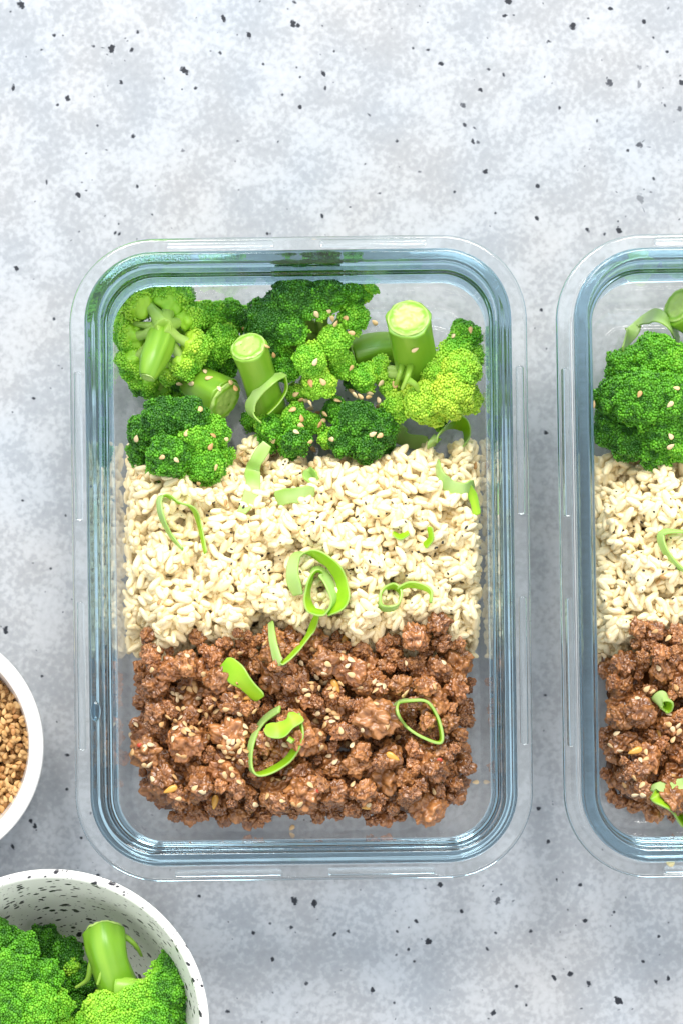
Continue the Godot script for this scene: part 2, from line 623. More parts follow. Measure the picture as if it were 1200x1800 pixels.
	for q in marks:
		var at := P(q[0], q[1], 0.0)
		var cx := (at.x / span + 0.5) * N
		var cz := ((at.z + 0.10) / span + 0.5) * N
		var rad: float = q[2] * EYE / FOC / span * N
		var ang := deg_to_rad(q[4])
		var reach := int(rad * q[3]) + 3
		var ca := cos(ang)
		var sa := sin(ang)
		for j in range(-reach, reach + 1):
			for i in range(-reach, reach + 1):
				var X := int(cx) + i
				var Y := int(cz) + j
				if X < 0 or Y < 0 or X >= N or Y >= N:
					continue
				var u: float = (i * ca + j * sa) / (rad * sqrt(q[3]))
				var w: float = (j * ca - i * sa) / (rad / sqrt(q[3]))
				var rr := sqrt(u * u + w * w) + 0.55 * soft.get_noise_3d(X * 0.16, Y * 0.16, q[0] * 0.37)
				var t: float = clampf((0.92 - rr) * rad * 0.5 + 0.3, 0.0, 1.0) * q[5]
				if t > 0.0:
					var o := (Y * N + X) * 3
					d[o] = int(lerpf(d[o], 36, t))
					d[o + 1] = int(lerpf(d[o + 1], 40, t))
					d[o + 2] = int(lerpf(d[o + 2], 48, t))
	var m := StandardMaterial3D.new()
	m.albedo_texture = ImageTexture.create_from_image(Image.create_from_data(N, N, false, Image.FORMAT_RGB8, d))
	m.roughness = 0.6
	m.metallic_specular = 0.35
	m.normal_enabled = true
	m.normal_texture = noise_texture(0.04, 512, true, 1.5, 5)
	m.uv1_scale = Vector3.ONE
	m.normal_scale = 0.12
	var v := PackedVector3Array()
	var uv := PackedVector2Array()
	var f := PackedInt32Array()
	var nrm := PackedVector3Array()
	var hx := 0.70
	for y in [0.0, -0.018]:
		for s in [[-1, -1], [1, -1], [1, 1], [-1, 1]]:
			var p := Vector3(s[0] * hx, y, s[1] * hx - 0.10)
			v.append(p)
			uv.append(Vector2(p.x / span + 0.5, (p.z + 0.10) / span + 0.5))
			nrm.append(Vector3.UP if y == 0.0 else Vector3.DOWN)
	f = PackedInt32Array([0, 1, 2, 0, 2, 3, 4, 6, 5, 4, 7, 6, 0, 5, 1, 0, 4, 5, 1, 6, 2, 1, 5, 6, 2, 7, 3, 2, 6, 7, 3, 4, 0, 3, 7, 4])
	var o := put("tabletop", mk(v, f, PackedColorArray(), uv, nrm), m)
	tag(o, "pale blue grey concrete tabletop with scattered black pits", "tabletop", "", "structure")


# ------------------------------------------------------------------ glass
func glass_containers() -> void:
	# corners of the cross-sections: (inset from the flange edge, height), rounding
	var flange := [[Vector2(0.0050, 0.0533), 0.0], [Vector2(0.0, 0.0528), 0.0013], [Vector2(0.0001, 0.0490), 0.0013], [Vector2(0.0056, 0.0487), 0.0007], [Vector2(0.0053, 0.0533), 0.0005], [Vector2(0.0051, 0.0533), 0.0]]
	var walls := [[Vector2(0.0131, 0.0380), 0.0], [Vector2(0.0126, 0.0490), 0.0012], [Vector2(0.0113, 0.0503), 0.0010], [Vector2(0.0104, 0.0585), 0.0016], [Vector2(0.0056, 0.0585), 0.0016],
		[Vector2(0.0058, 0.0500), 0.0010], [Vector2(0.0069, 0.0365), 0.0008], [Vector2(0.0131, 0.0365), 0.0008], [Vector2(0.0131, 0.0375), 0.0]]
	var base := [[Vector2(0.0300, 0.0050), 0.0], [Vector2(0.0230, 0.0050), 0.0], [Vector2(0.0146, 0.0050), 0.0085], [Vector2(0.0132, 0.0362), 0.0006], [Vector2(0.0071, 0.0362), 0.0006],
		[Vector2(0.0098, 0.0008), 0.0085], [Vector2(0.0215, 0.0008), 0.0006], [Vector2(0.0222, 0.0016), 0.0006], [Vector2(0.0320, 0.0016), 0.0]]
	var mesh := sweep_box(rounded(walls, 6), 0.0766, 0.1079, 0.0290, 22, true)
	var base_mesh := sweep_box(rounded(base, 6), 0.0766, 0.1079, 0.0290, 22)
	var flange_mesh := sweep_box(rounded(flange, 6), 0.0766, 0.1079, 0.0290, 22, true)
	var rid := []
	for len_m in [0.036, 0.050]:
		rid.append(ridge_mesh(len_m))
	var spots := [[529.0, 981.0, -0.75, "clear glass food container standing whole in the middle of the concrete table"], [1385.0, 973.0, -0.95, "clear glass food container cut off by the right edge of the picture"]]
	for k in 2:
		var s: Array = spots[k]
		var p := P(s[0], s[1], 53.0)
		var t := thing("glass_container", Vector3(p.x, 0, p.z), s[3], "food container")
		t.rotation_degrees.y = -(s[2] as float)
		put("glass_wall", mesh, M.glass, t)
		put("glass_base", base_mesh, M.pane, t)
		put("glass_flange", flange_mesh, M.clear_glass, t)
		# two catches for the lid on every side, moulded on the flange
		for side in 4:
			for e in [-1.0, 1.0]:
				var along := 0.0255 if side % 2 == 0 else 0.0385
				var where := Transform3D.IDENTITY
				if side % 2 == 0:
					where.origin = Vector3(e * along, 0.0531, (1.0 if side == 0 else -1.0) * (0.1079 - 0.0028))
				else:
					where = Transform3D(Basis(Vector3.UP, PI / 2), Vector3((1.0 if side == 1 else -1.0) * (0.0766 - 0.0028), 0.0531, e * along))
				put("lid_catch", rid[side % 2], M.clear_glass, t, where)
		if k == 0:
			put("glass_bubble", blob(3, func(d: Vector3) -> Vector3: return Vector3(d.x * 0.0017, d.y * 0.0008, d.z * 0.0034)), M.glass, t, Transform3D(Basis.IDENTITY, Vector3(-0.0766 + 0.0080, 0.0595, 0.0505)))


func ridge_mesh(length: float) -> ArrayMesh:
	return blob(4, func(d: Vector3) -> Vector3:
		var x := clampf(d.x * 3.0, -1.0, 1.0) * (length * 0.5 - 0.0012) + d.x * 0.0012
		return Vector3(x, maxf(d.y, 0.0) * 0.0010 + 0.00005, d.z * 0.0014 * minf(1.0, sqrt(maxf(0.0, 1.0 - pow(absf(d.x), 6.0))) + 0.05)))


# ------------------------------------------------------------------ shared shapes
func shapes() -> void:
	for k in 5:
		var bend := rng.randf_range(-0.10, 0.16)
		var fat := rng.randf_range(0.94, 1.08)
		var dent := rng.randf_range(-1.0, 1.0)
		grain_meshes.append(blob(3, func(d: Vector3) -> Vector3:
			var x := d.x
			var w := sqrt(maxf(0.0, 1.0 - pow(absf(x), 2.6)))
			var ring := Vector2(d.y, d.z)
			ring = ring.normalized() * w if ring.length() > 1e-5 else Vector2.ZERO
			var f := fat * (1.0 - 0.10 * x * dent + 0.13 * soft.get_noise_3d(d.x * 1.4 + k * 9.0, d.y * 1.4, d.z * 1.4))
			return Vector3(x * 0.0031, ring.x * 0.00120 * f + bend * 0.0022 * (x * x - 0.4), ring.y * 0.00136 * f)))
	for k in 3:
		seed_meshes.append(blob(2, func(d: Vector3) -> Vector3:
			var taper := 1.0 - 0.42 * d.x - 0.10 * d.x * d.x
			return Vector3(d.x * 0.00150, d.y * 0.00050 * taper, d.z * 0.00088 * taper * (1.0 + 0.04 * k))))
	bud_mesh = blob(1, func(d: Vector3) -> Vector3: return d)
	for k in 14:
		var s := k * 13.7
		var rough_amount := 0.28 + 0.07 * (k % 3)
		var freq := 1.5 + 0.35 * (k % 4)
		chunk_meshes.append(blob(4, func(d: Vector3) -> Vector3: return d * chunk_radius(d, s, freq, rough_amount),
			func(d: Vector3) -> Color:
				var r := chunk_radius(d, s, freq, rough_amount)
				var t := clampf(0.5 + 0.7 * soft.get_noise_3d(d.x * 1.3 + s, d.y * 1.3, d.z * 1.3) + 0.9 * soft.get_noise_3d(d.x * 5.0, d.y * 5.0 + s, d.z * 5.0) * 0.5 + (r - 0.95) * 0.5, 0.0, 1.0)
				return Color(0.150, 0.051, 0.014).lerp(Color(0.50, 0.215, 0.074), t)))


func chunk_radius(d: Vector3, s: float, freq: float, amount: float) -> float:
	var warp := d + Vector3(soft.get_noise_3d(d.x * 2.0 + s, d.y * 2.0, d.z * 2.0), soft.get_noise_3d(d.x * 2.0, d.y * 2.0 + s, d.z * 2.0), 0) * 0.16
	var c := cells.get_noise_3d(warp.x * freq + s, warp.y * freq, warp.z * freq) + 1.0      # 0 in a nodule's middle
	var c2 := cells.get_noise_3d(warp.x * freq * 2.3, warp.y * freq * 2.3 + s, warp.z * freq * 2.3) + 1.0
	var fine := soft.get_noise_3d(d.x * 6.0 + s, d.y * 6.0, d.z * 6.0)
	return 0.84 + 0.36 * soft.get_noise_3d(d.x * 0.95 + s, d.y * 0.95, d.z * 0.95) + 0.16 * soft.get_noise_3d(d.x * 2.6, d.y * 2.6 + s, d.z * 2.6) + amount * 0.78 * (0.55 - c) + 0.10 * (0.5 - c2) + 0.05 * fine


# ------------------------------------------------------------------ rice and beef
var mids := []
var grains := []      # per mound: Array of [Transform3D, mesh number, tint, id]
var chunks := []
var next_id := 0


func wall_gap(x: float, z: float, cx: float, cz: float, hx: float, hz: float, r: float) -> float:  # distance inside the rounded floor outline
	var qx := absf(x - cx) - hx + r
	var qz := absf(z - cz) - hz + r
	return r - (Vector2(maxf(qx, 0.0), maxf(qz, 0.0)).length() + minf(maxf(qx, qz), 0.0))


func food_fill() -> void:
	for k in 2:
		var mid := P(529.0 if k == 0 else 1385.0, 981.0 if k == 0 else 973.0, 53.0)
		mids.append(mid)
		var dx := 0.0 if k == 0 else 856.0
		var shift := k * 31.0
		# ---- rice
		var list := []
		var tries := 0
		var missed := 0
		var x_max := mid.x + 0.062 if k == 0 else minf(mid.x + 0.062, 0.185)
		while tries < 90000 and missed < 2500:
			tries += 1
			var x := rng.randf_range(mid.x - 0.062, x_max)
			var z := rng.randf_range(P(0, 770, 20).z, P(0, 1165, 20).z)
			var want := rice_height(x, z, mid, dx, shift)
			if field.at(x, z) > want - 0.0012:
				missed += 1
				continue
			missed = 0
			var yaw := rng.randf() * TAU
			var scale := rng.randf_range(0.70, 1.06)
			var l := 0.0031 * scale * (1.05 if rng.randf() < 0.75 else rng.randf_range(0.5, 0.9))
			var ux := cos(yaw) * l * 0.7
			var uz := sin(yaw) * l * 0.7
			var pitch := clampf(atan2(field.at(x + ux, z + uz) - field.at(x - ux, z - uz), 1.4 * l), -0.9, 0.9) * 0.8 + rng.randfn(0.0, 0.24)
			var y := field.fit(x, z, yaw, pitch, l, 0.00105 * scale, 0.00118 * scale) - 0.00100
			if y > want + 0.006:
				continue
			# keep clear of the glass
			var tip := absf(cos(yaw)) * l
			if wall_gap(x, z, mid.x, mid.z, 0.0622 - 0.0045 * clampf(1.0 - y / 0.012, 0.0, 1.0), 0.0935, 0.016) < tip * cos(pitch) * 0.9:
				continue
			field.stamp(x, z, y, yaw, pitch, l, 0.00105 * scale, 0.00118 * scale, next_id)
			var X := Vector3(cos(yaw) * cos(pitch), sin(pitch), sin(yaw) * cos(pitch))
			var Z := Vector3(-sin(yaw), 0, cos(yaw))
			var b := Basis(X, Z.cross(X), Z) * Basis(Vector3.RIGHT, rng.randf() * TAU)
			var t := rng.randf()
			var tint := Color(1.0, 1.0, 1.0).lerp(Color(1.0, 0.95, 0.84), t * t) * rng.randf_range(0.95, 1.05)
			list.append([Transform3D(b.scaled_local(Vector3(l / 0.0031, scale, scale)), Vector3(x, y, z)), rng.randi() % 5, tint, next_id])
			next_id += 1
		grains.append(list)
		# ---- beef
		var beef := []
		tries = 0
		missed = 0
		while tries < 30000 and missed < 1800:
			tries += 1
			var x := rng.randf_range(mid.x - 0.062, x_max)
			var z := rng.randf_range(P(0, 1050, 20).z, P(0, 1470, 20).z)
			var want := beef_height(x, z, mid, dx, shift)
			if field.at(x, z) > want - 0.002:
				missed += 1
				continue
			var q := rng.randf()
			var r := rng.randf_range(0.0016, 0.0030) if q < 0.42 else rng.randf_range(0.0030, 0.0050) if q < 0.78 else rng.randf_range(0.0050, 0.0076)
			if wall_gap(x, z, mid.x, mid.z, 0.0618, 0.0925, 0.022) < r * 0.95 + 0.0005:
				missed += 1
				continue
			var yaw := rng.randf() * TAU
			var sx := rng.randf_range(0.95, 1.25)
			var sy := rng.randf_range(0.75, 0.95)
			var y := field.fit(x, z, yaw, 0.0, r * sx * 0.9, r * sy * 0.85, r * 0.85) - r * 0.26
			if y + r * sy > want + 0.007 or y - r * 0.7 < 0.0052:
				y = maxf(y, 0.0052 + r * 0.75)
				if y + r * sy > want + 0.009:
					missed += 1
					continue
			missed = 0
			field.stamp(x, z, y, yaw, 0.0, r * sx * 0.9, r * sy * 0.85, r * 0.85, next_id)
			var b := Basis(Vector3.UP, -yaw).scaled_local(Vector3(r * sx, r * sy, r)) * Basis(Vector3(rng.randf() - 0.5, rng.randf() - 0.5, rng.randf() - 0.5).normalized(), rng.randf() * TAU)
			var dark := rng.randf_range(0.75, 1.15)
			beef.append([Transform3D(b, Vector3(x, y, z)), rng.randi() % 14, Color(dark, dark * rng.randf_range(0.93, 1.05), dark * rng.randf_range(0.88, 1.08)), next_id])
			next_id += 1
		chunks.append(beef)


func rice_height(x: float, z: float, mid: Vector3, dx: float, shift: float) -> float:
	var p := to_px(x, z, 0.025) - Vector2(dx, 0)
	var gap := wall_gap(x, z, mid.x, mid.z, 0.0622, 0.0935, 0.016)
	var wob := soft.get_noise_2d(x * 70.0 + shift, z * 70.0)
	var wob2 := soft.get_noise_2d(x * 25.0 + 5.0 + shift, z * 25.0)
	var y := 0.0255 + 0.0075 * smoothstep(0.0, 0.022, gap) + 0.0095 * wob + 0.0050 * wob2
	y += 0.005 * exp(-pow((p.x - 660.0) / 140.0, 2.0) - pow((p.y - 930.0) / 90.0, 2.0))
	y *= smoothstep(-0.004, 0.004, gap)
	var low := 1128.0 + 40.0 * soft.get_noise_2d(x * 45.0, 3.0 + shift) + 14.0 * smoothstep(330.0, 240.0, p.x)
	y *= 1.0 - 0.75 * smoothstep(low - 60.0, low + 25.0, p.y)
	y *= smoothstep(768.0, 812.0, p.y + 34.0 * wob + 10.0 * wob2)
	y *= 0.60 + 0.40 * smoothstep(800.0, 890.0, p.y)
	return maxf(y, 0.0)


func beef_height(x: float, z: float, mid: Vector3, dx: float, shift: float) -> float:
	var p := to_px(x, z, 0.022) - Vector2(dx, 0)
	var gap := wall_gap(x, z, mid.x, mid.z, 0.0618, 0.0925, 0.022)
	gap += 0.0035 * soft.get_noise_2d(x * 90.0 + 40.0 + shift, z * 90.0) - 0.001
	var y := 0.0260 + 0.009 * soft.get_noise_2d(x * 60.0 + shift, z * 60.0) + 0.0095 * soft.get_noise_2d(x * 120.0, z * 120.0 + shift)
	y = lerpf(0.004, y, smoothstep(0.0, 0.010, gap))
	var up := 1103.0 + 24.0 * soft.get_noise_2d(x * 42.0 + 8.0 + shift, 1.0) - 35.0 * exp(-pow((p.x - 770.0) / 50.0, 2.0)) - 12.0 * exp(-pow((p.x - 350.0) / 40.0, 2.0))
	return y * smoothstep(up - 8.0, up + 14.0, p.y) if p.y > up - 8.0 else 0.0


func commit_fill() -> void:
	# what each grain and crumble shows from above, after everything lies on top
	var seen := PackedInt32Array()
	seen.resize(next_id)
	for k in field.nz:
		for i in field.nx:
			var o := field.own[k * field.nx + i]
			if o >= 0:
				var p := to_px(field.x0 + i * field.c, field.z0 + k * field.c, 0.03)
				if p.x < 1200.0:
					seen[o] += 1
	var names := ["standing in the middle container", "in the container at the right edge"]
	for k in 2:
		var t := thing("rice_portion", Vector3.ZERO, "white rice between broccoli and beef " + names[k], "rice")
		var order: Array = grains[k].duplicate()
		order.sort_custom(func(a: Array, b: Array) -> bool: return seen[a[3]] > seen[b[3]])
		var where := []
		var tints := []
		var shown := 300 if k == 0 else 110
		var by := [[], [], [], [], []]
		var mats := {}
		for i in order.size():
			var g: Array = order[i]
			if i < shown and seen[g[3]] > 4:
				var shade := int(clampf((g[2] as Color).b * 8.0, 4.0, 8.0))
				if not mats.has(shade):
					var m: StandardMaterial3D = M.rice.duplicate()
					m.vertex_color_use_as_albedo = false
					m.albedo_color = (Color(0.98, 0.85, 0.55) * Color(1.0, 0.955 + 0.045 * (shade - 4) / 4.0, 0.85 + 0.15 * (shade - 4) / 4.0)).linear_to_srgb()
					mats[shade] = m
				put("rice_grain", grain_meshes[g[1]], mats[shade], t, g[0])
			else:
				by[g[1]].append(g)
		for n in 5:
			where = []
			tints = []
			for g in by[n]:
				where.append(g[0])
				tints.append(g[2])
			if where.size():
				many("rice_grains", grain_meshes[n], M.rice, where, tints, t)
		var u := thing("beef_portion", Vector3.ZERO, "heap of browned minced beef below the rice " + names[k], "minced beef")
		var at: Vector3 = mids[k]
		put("sauce", blob(4, func(d: Vector3) -> Vector3:
			var a := atan2(d.z, d.x)
			var flat := minf(Vector2(d.x, d.z).length() * 1.3, 1.0)
			var edge := flat * (0.93 + 0.07 * soft.get_noise_2d(cos(a) * 4.0 + k * 5.0, sin(a) * 4.0))
			var sx := signf(cos(a)) * pow(absf(cos(a)), 0.35)
			var sz := signf(sin(a)) * pow(absf(sin(a)), 0.35)
			return Vector3(sx * edge * 0.0585, maxf(d.y, -0.1) * 0.0012, sz * edge * 0.0305)), M.sauce, u, Transform3D(Basis.IDENTITY, Vector3(at.x, 0.0054, P(0, 1290, 6).z)))
		for q in ([[300, 1388, 25], [604, 1128, 60], [648, 1418, 10], [590, 1206, 120], [512, 1330, 40], [378, 1410, 80], [690, 1330, 150], [440, 1225, 20]] if k == 0 else [[1115, 1320, 20], [1160, 1290, 100]]):
			var w := on_top(q[0], q[1])
			put("ginger_sliver", blob(2, func(d: Vector3) -> Vector3: return Vector3(d.x * 0.0026, d.y * 0.0007, d.z * 0.0011 * (1.0 + 0.4 * d.x))), M.ginger, u, Transform3D(Basis(Vector3.UP, deg_to_rad(q[2])), w + Vector3(0, 0.0002, 0)))
		if k == 0:
			for q in [[772, 1336], [246, 1310], [560, 1390]]:
				put("chili_flake", blob(2, func(d: Vector3) -> Vector3: return Vector3(d.x * 0.0010, d.y * 0.0004, d.z * 0.0008)), M.chili, u, Transform3D(Basis.IDENTITY, on_top(q[0], q[1]) + Vector3(0, 0.0002, 0)))
		var deck: Array = chunks[k].duplicate()
		deck.sort_custom(func(a: Array, b: Array) -> bool: return seen[a[3]] > seen[b[3]])
		var rest := {}
		for i in deck.size():
			var g: Array = deck[i]
			if i < 290 and seen[g[3]] > 3:
				var shade := clampi(int(((g[2] as Color).r - 0.75) * 12.5), 0, 4)
				if not M.has("beef%d" % shade):
					var m: StandardMaterial3D = M.beef.duplicate()
					var s := 0.78 + 0.09 * shade
					m.albedo_color = lin(s, s * (0.97 + 0.02 * (shade % 3)), s * (0.94 + 0.05 * (shade % 2)))
					m.roughness = 0.25 + 0.06 * (shade % 3)
					M["beef%d" % shade] = m
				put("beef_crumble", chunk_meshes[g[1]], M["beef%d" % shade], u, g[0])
			else:
				if not rest.has(g[1]):
					rest[g[1]] = []
				rest[g[1]].append(g)
		for n in rest:
			where = []
			tints = []
			for g in rest[n]:
				where.append(g[0])
				tints.append(g[2])
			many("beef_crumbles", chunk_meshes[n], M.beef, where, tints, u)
	print("grains ", grains[0].size(), " ", grains[1].size(), " chunks ", chunks[0].size(), " ", chunks[1].size())


# ------------------------------------------------------------------ broccoli
const DARK := Color(0.020, 0.118, 0.004)
const GREEN := Color(0.110, 0.400, 0.010)
const LIME := Color(0.275, 0.610, 0.035)
const YELLOW := Color(0.530, 0.700, 0.055)


func tone(t: float) -> Color:
	if t < 0.5:
		return DARK.lerp(GREEN, maxf(t, 0.0) * 2.0)
	if t < 1.0:
		return GREEN.lerp(LIME, t * 2.0 - 1.0)
	return LIME.lerp(YELLOW, minf(t - 1.0, 1.0))


# root: where the branches leave the stalk; stalk: path of [px, py, h, radius px] from the crown to the cut end; heads: [px, py, h, radius px, tone]
func floret(label: String, root: Array, stalk: Array, heads: Array, group: String, seed_no: int, stamp := true, open_end := true) -> Node3D:
	var r := RandomNumberGenerator.new()
	r.seed = seed_no
	var base := P(root[0], root[1], root[2])
	var o := thing("broccoli_floret", base, label, "broccoli", group)
	var S := Vector3.ZERO
	if stalk.size() > 1:
		var pts := []
		var rad := []
		for q in stalk:
			pts.append(P(q[0], q[1], q[2]) - base)
			rad.append(q[3] * (EYE - q[2] * 0.001) / FOC)
		var path := spline(pts, 6)
		put("stalk", tube(path, rad, 30, 0.22, seed_no * 3.1, func(k: float, a: float) -> Color:
			var n := 0.5 + 0.5 * soft.get_noise_3d(cos(a) * 1.5, sin(a) * 1.5, k * 1.5 + seed_no)
			return Color(0.105, 0.285, 0.010).lerp(Color(0.27, 0.48, 0.045), clampf(n * 0.7 + 0.15 * (1.0 - k) + 0.30 * soft.get_noise_3d(cos(a) * 9.0, sin(a) * 9.0, k * 0.7 + seed_no), 0.0, 1.0))), M.stalk, o)
		if open_end:
			var e: Vector3 = path[-1]
			var dir: Vector3 = (e - (path[-3] as Vector3)).normalized()
			var rr: float = rad[-1]
			var X := dir.cross(Vector3(0.3, 0.5, 0.8)).normalized()
			var face := blob(4, func(d: Vector3) -> Vector3:
				var flat := Vector2(d.x, d.z)
				var rim := minf(flat.length() * 1.25, 1.0)
				var w := flat.normalized() * rim if flat.length() > 1e-4 else Vector2.ZERO
				var dip := 0.05 * smoothstep(0.5, 0.85, rim) - 0.06 * smoothstep(0.86, 1.0, rim) + 0.07 * soft.get_noise_3d(d.x * 2.5, d.z * 2.5, seed_no)
				return Vector3(w.x * rr * 0.93, (dip + (0.03 if d.y > 0 else -0.05)) * rr, w.y * rr * 0.93),
				func(d: Vector3) -> Color:
					var rim := minf(Vector2(d.x, d.z).length() * 1.25, 1.0)
					return Color(0.38, 0.56, 0.13).lerp(Color(0.20, 0.42, 0.03), smoothstep(0.62, 0.8, rim)).lerp(Color(0.40, 0.58, 0.16), smoothstep(0.86, 0.96, rim)))
			put("cut_face", face, M.cut, o, Transform3D(Basis(X, dir, X.cross(dir)), e + dir * rr * 0.03))
		if stamp:
			for q in path:
				var w: Vector3 = q + base
				var rr2: float = lerpf(rad[0], rad[-1], 0.5)
				field.stamp(w.x, w.z, w.y, 0, 0, rr2, rr2, rr2, -2)
	var H := []
	for q in heads:
		H.append([P(q[0], q[1], q[2]) - base, q[3] * (EYE - q[2] * 0.001) / FOC, q[4]])
	for n in H.size():
		var c: Vector3 = H[n][0]
		var rh: float = H[n][1]
		var tn: float = H[n][2]
		var out := (c - S).normalized()
		var sd := seed_no * 3.7 + n * 11.3
		if stamp:
			field.stamp(c.x + base.x, c.z + base.z, c.y + base.y, 0, 0, rh * 1.02, rh * 1.05, rh * 1.02, -2)
		# branch
		var bend := Vector3(r.randf() - 0.5, r.randf() - 0.5, r.randf() - 0.5) * rh * 0.5
		put("branch", tube(spline([S, S.lerp(c, 0.55) + bend, c + out * rh * 0.2], 4), [minf(rh * 0.55, 0.0036), rh * 0.30, rh * 0.42], 10, 0.12, sd, func(k: float, _a: float) -> Color: return Color(0.30, 0.50, 0.07).lerp(Color(0.42, 0.58, 0.16), k)), M.stalk, o)
		# head: a lumpy green core under the buds
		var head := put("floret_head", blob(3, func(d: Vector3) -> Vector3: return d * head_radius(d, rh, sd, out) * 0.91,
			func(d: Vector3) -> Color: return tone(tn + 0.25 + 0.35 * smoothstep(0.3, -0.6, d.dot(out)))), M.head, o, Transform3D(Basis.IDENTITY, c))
		var where := []
		var tints := []
		var gap := 0.00078
		var count := int(4.0 * PI * rh * rh / (gap * gap))
		for i in count:
			var yy := 1.0 - 2.0 * (i + 0.5) / count
			var ph := i * 2.399963
			var d := Vector3(cos(ph) * sqrt(1.0 - yy * yy), yy, sin(ph) * sqrt(1.0 - yy * yy))
			d = (d + Vector3(r.randf() - 0.5, r.randf() - 0.5, r.randf() - 0.5) * 0.5 * gap / rh).normalized()
			var facing := d.dot(out)
			if facing < -0.72 + 0.25 * r.randf():
				continue
			var rr := head_radius(d, rh, sd, out)
			rr += r.randf_range(-0.00022, 0.00022)
			var w := c + d * rr
			if w.y + base.y < 0.0056:
				continue
			var hid := false
			for m in H.size():
				if m != n and w.distance_to(H[m][0]) < H[m][1] * 0.86:
					hid = true
					break
			if hid:
				continue
			var s := gap * r.randf_range(0.40, 0.72)
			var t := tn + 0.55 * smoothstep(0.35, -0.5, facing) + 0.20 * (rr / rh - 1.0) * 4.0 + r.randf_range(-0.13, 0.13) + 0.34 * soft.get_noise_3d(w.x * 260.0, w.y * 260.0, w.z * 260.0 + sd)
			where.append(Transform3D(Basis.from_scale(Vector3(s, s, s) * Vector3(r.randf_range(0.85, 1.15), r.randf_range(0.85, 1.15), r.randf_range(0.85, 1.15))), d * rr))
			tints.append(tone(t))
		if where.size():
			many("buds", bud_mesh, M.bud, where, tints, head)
	return o


func leaf_stub(o: Node3D, path: Array, r: float) -> void:
	var pts := []
	for q in path:
		pts.append(P(q[0], q[1], q[2]) - o.position)
	put("leaf_stub", tube(spline(pts, 6), [r, r * 0.8, r * 0.45], 12, 0.3, r * 900.0, func(k: float, _a: float) -> Color: return Color(0.20, 0.42, 0.03).lerp(Color(0.36, 0.55, 0.09), k)), M.stalk, o)


func head_radius(d: Vector3, rh: float, sd: float, _out: Vector3) -> float:
	var q := d * rh
	var c := cells.get_noise_3d(q.x * 200.0 + sd, q.y * 200.0, q.z * 200.0) + 1.0
	var c2 := cells.get_noise_3d(q.x * 430.0, q.y * 430.0 + sd, q.z * 430.0) + 1.0
	return rh * (1.0 + 0.20 * soft.get_noise_3d(d.x * 1.5 + sd, d.y * 1.5, d.z * 1.5)) + 0.0031 * (0.5 - c) + 0.0008 * (0.5 - c2)


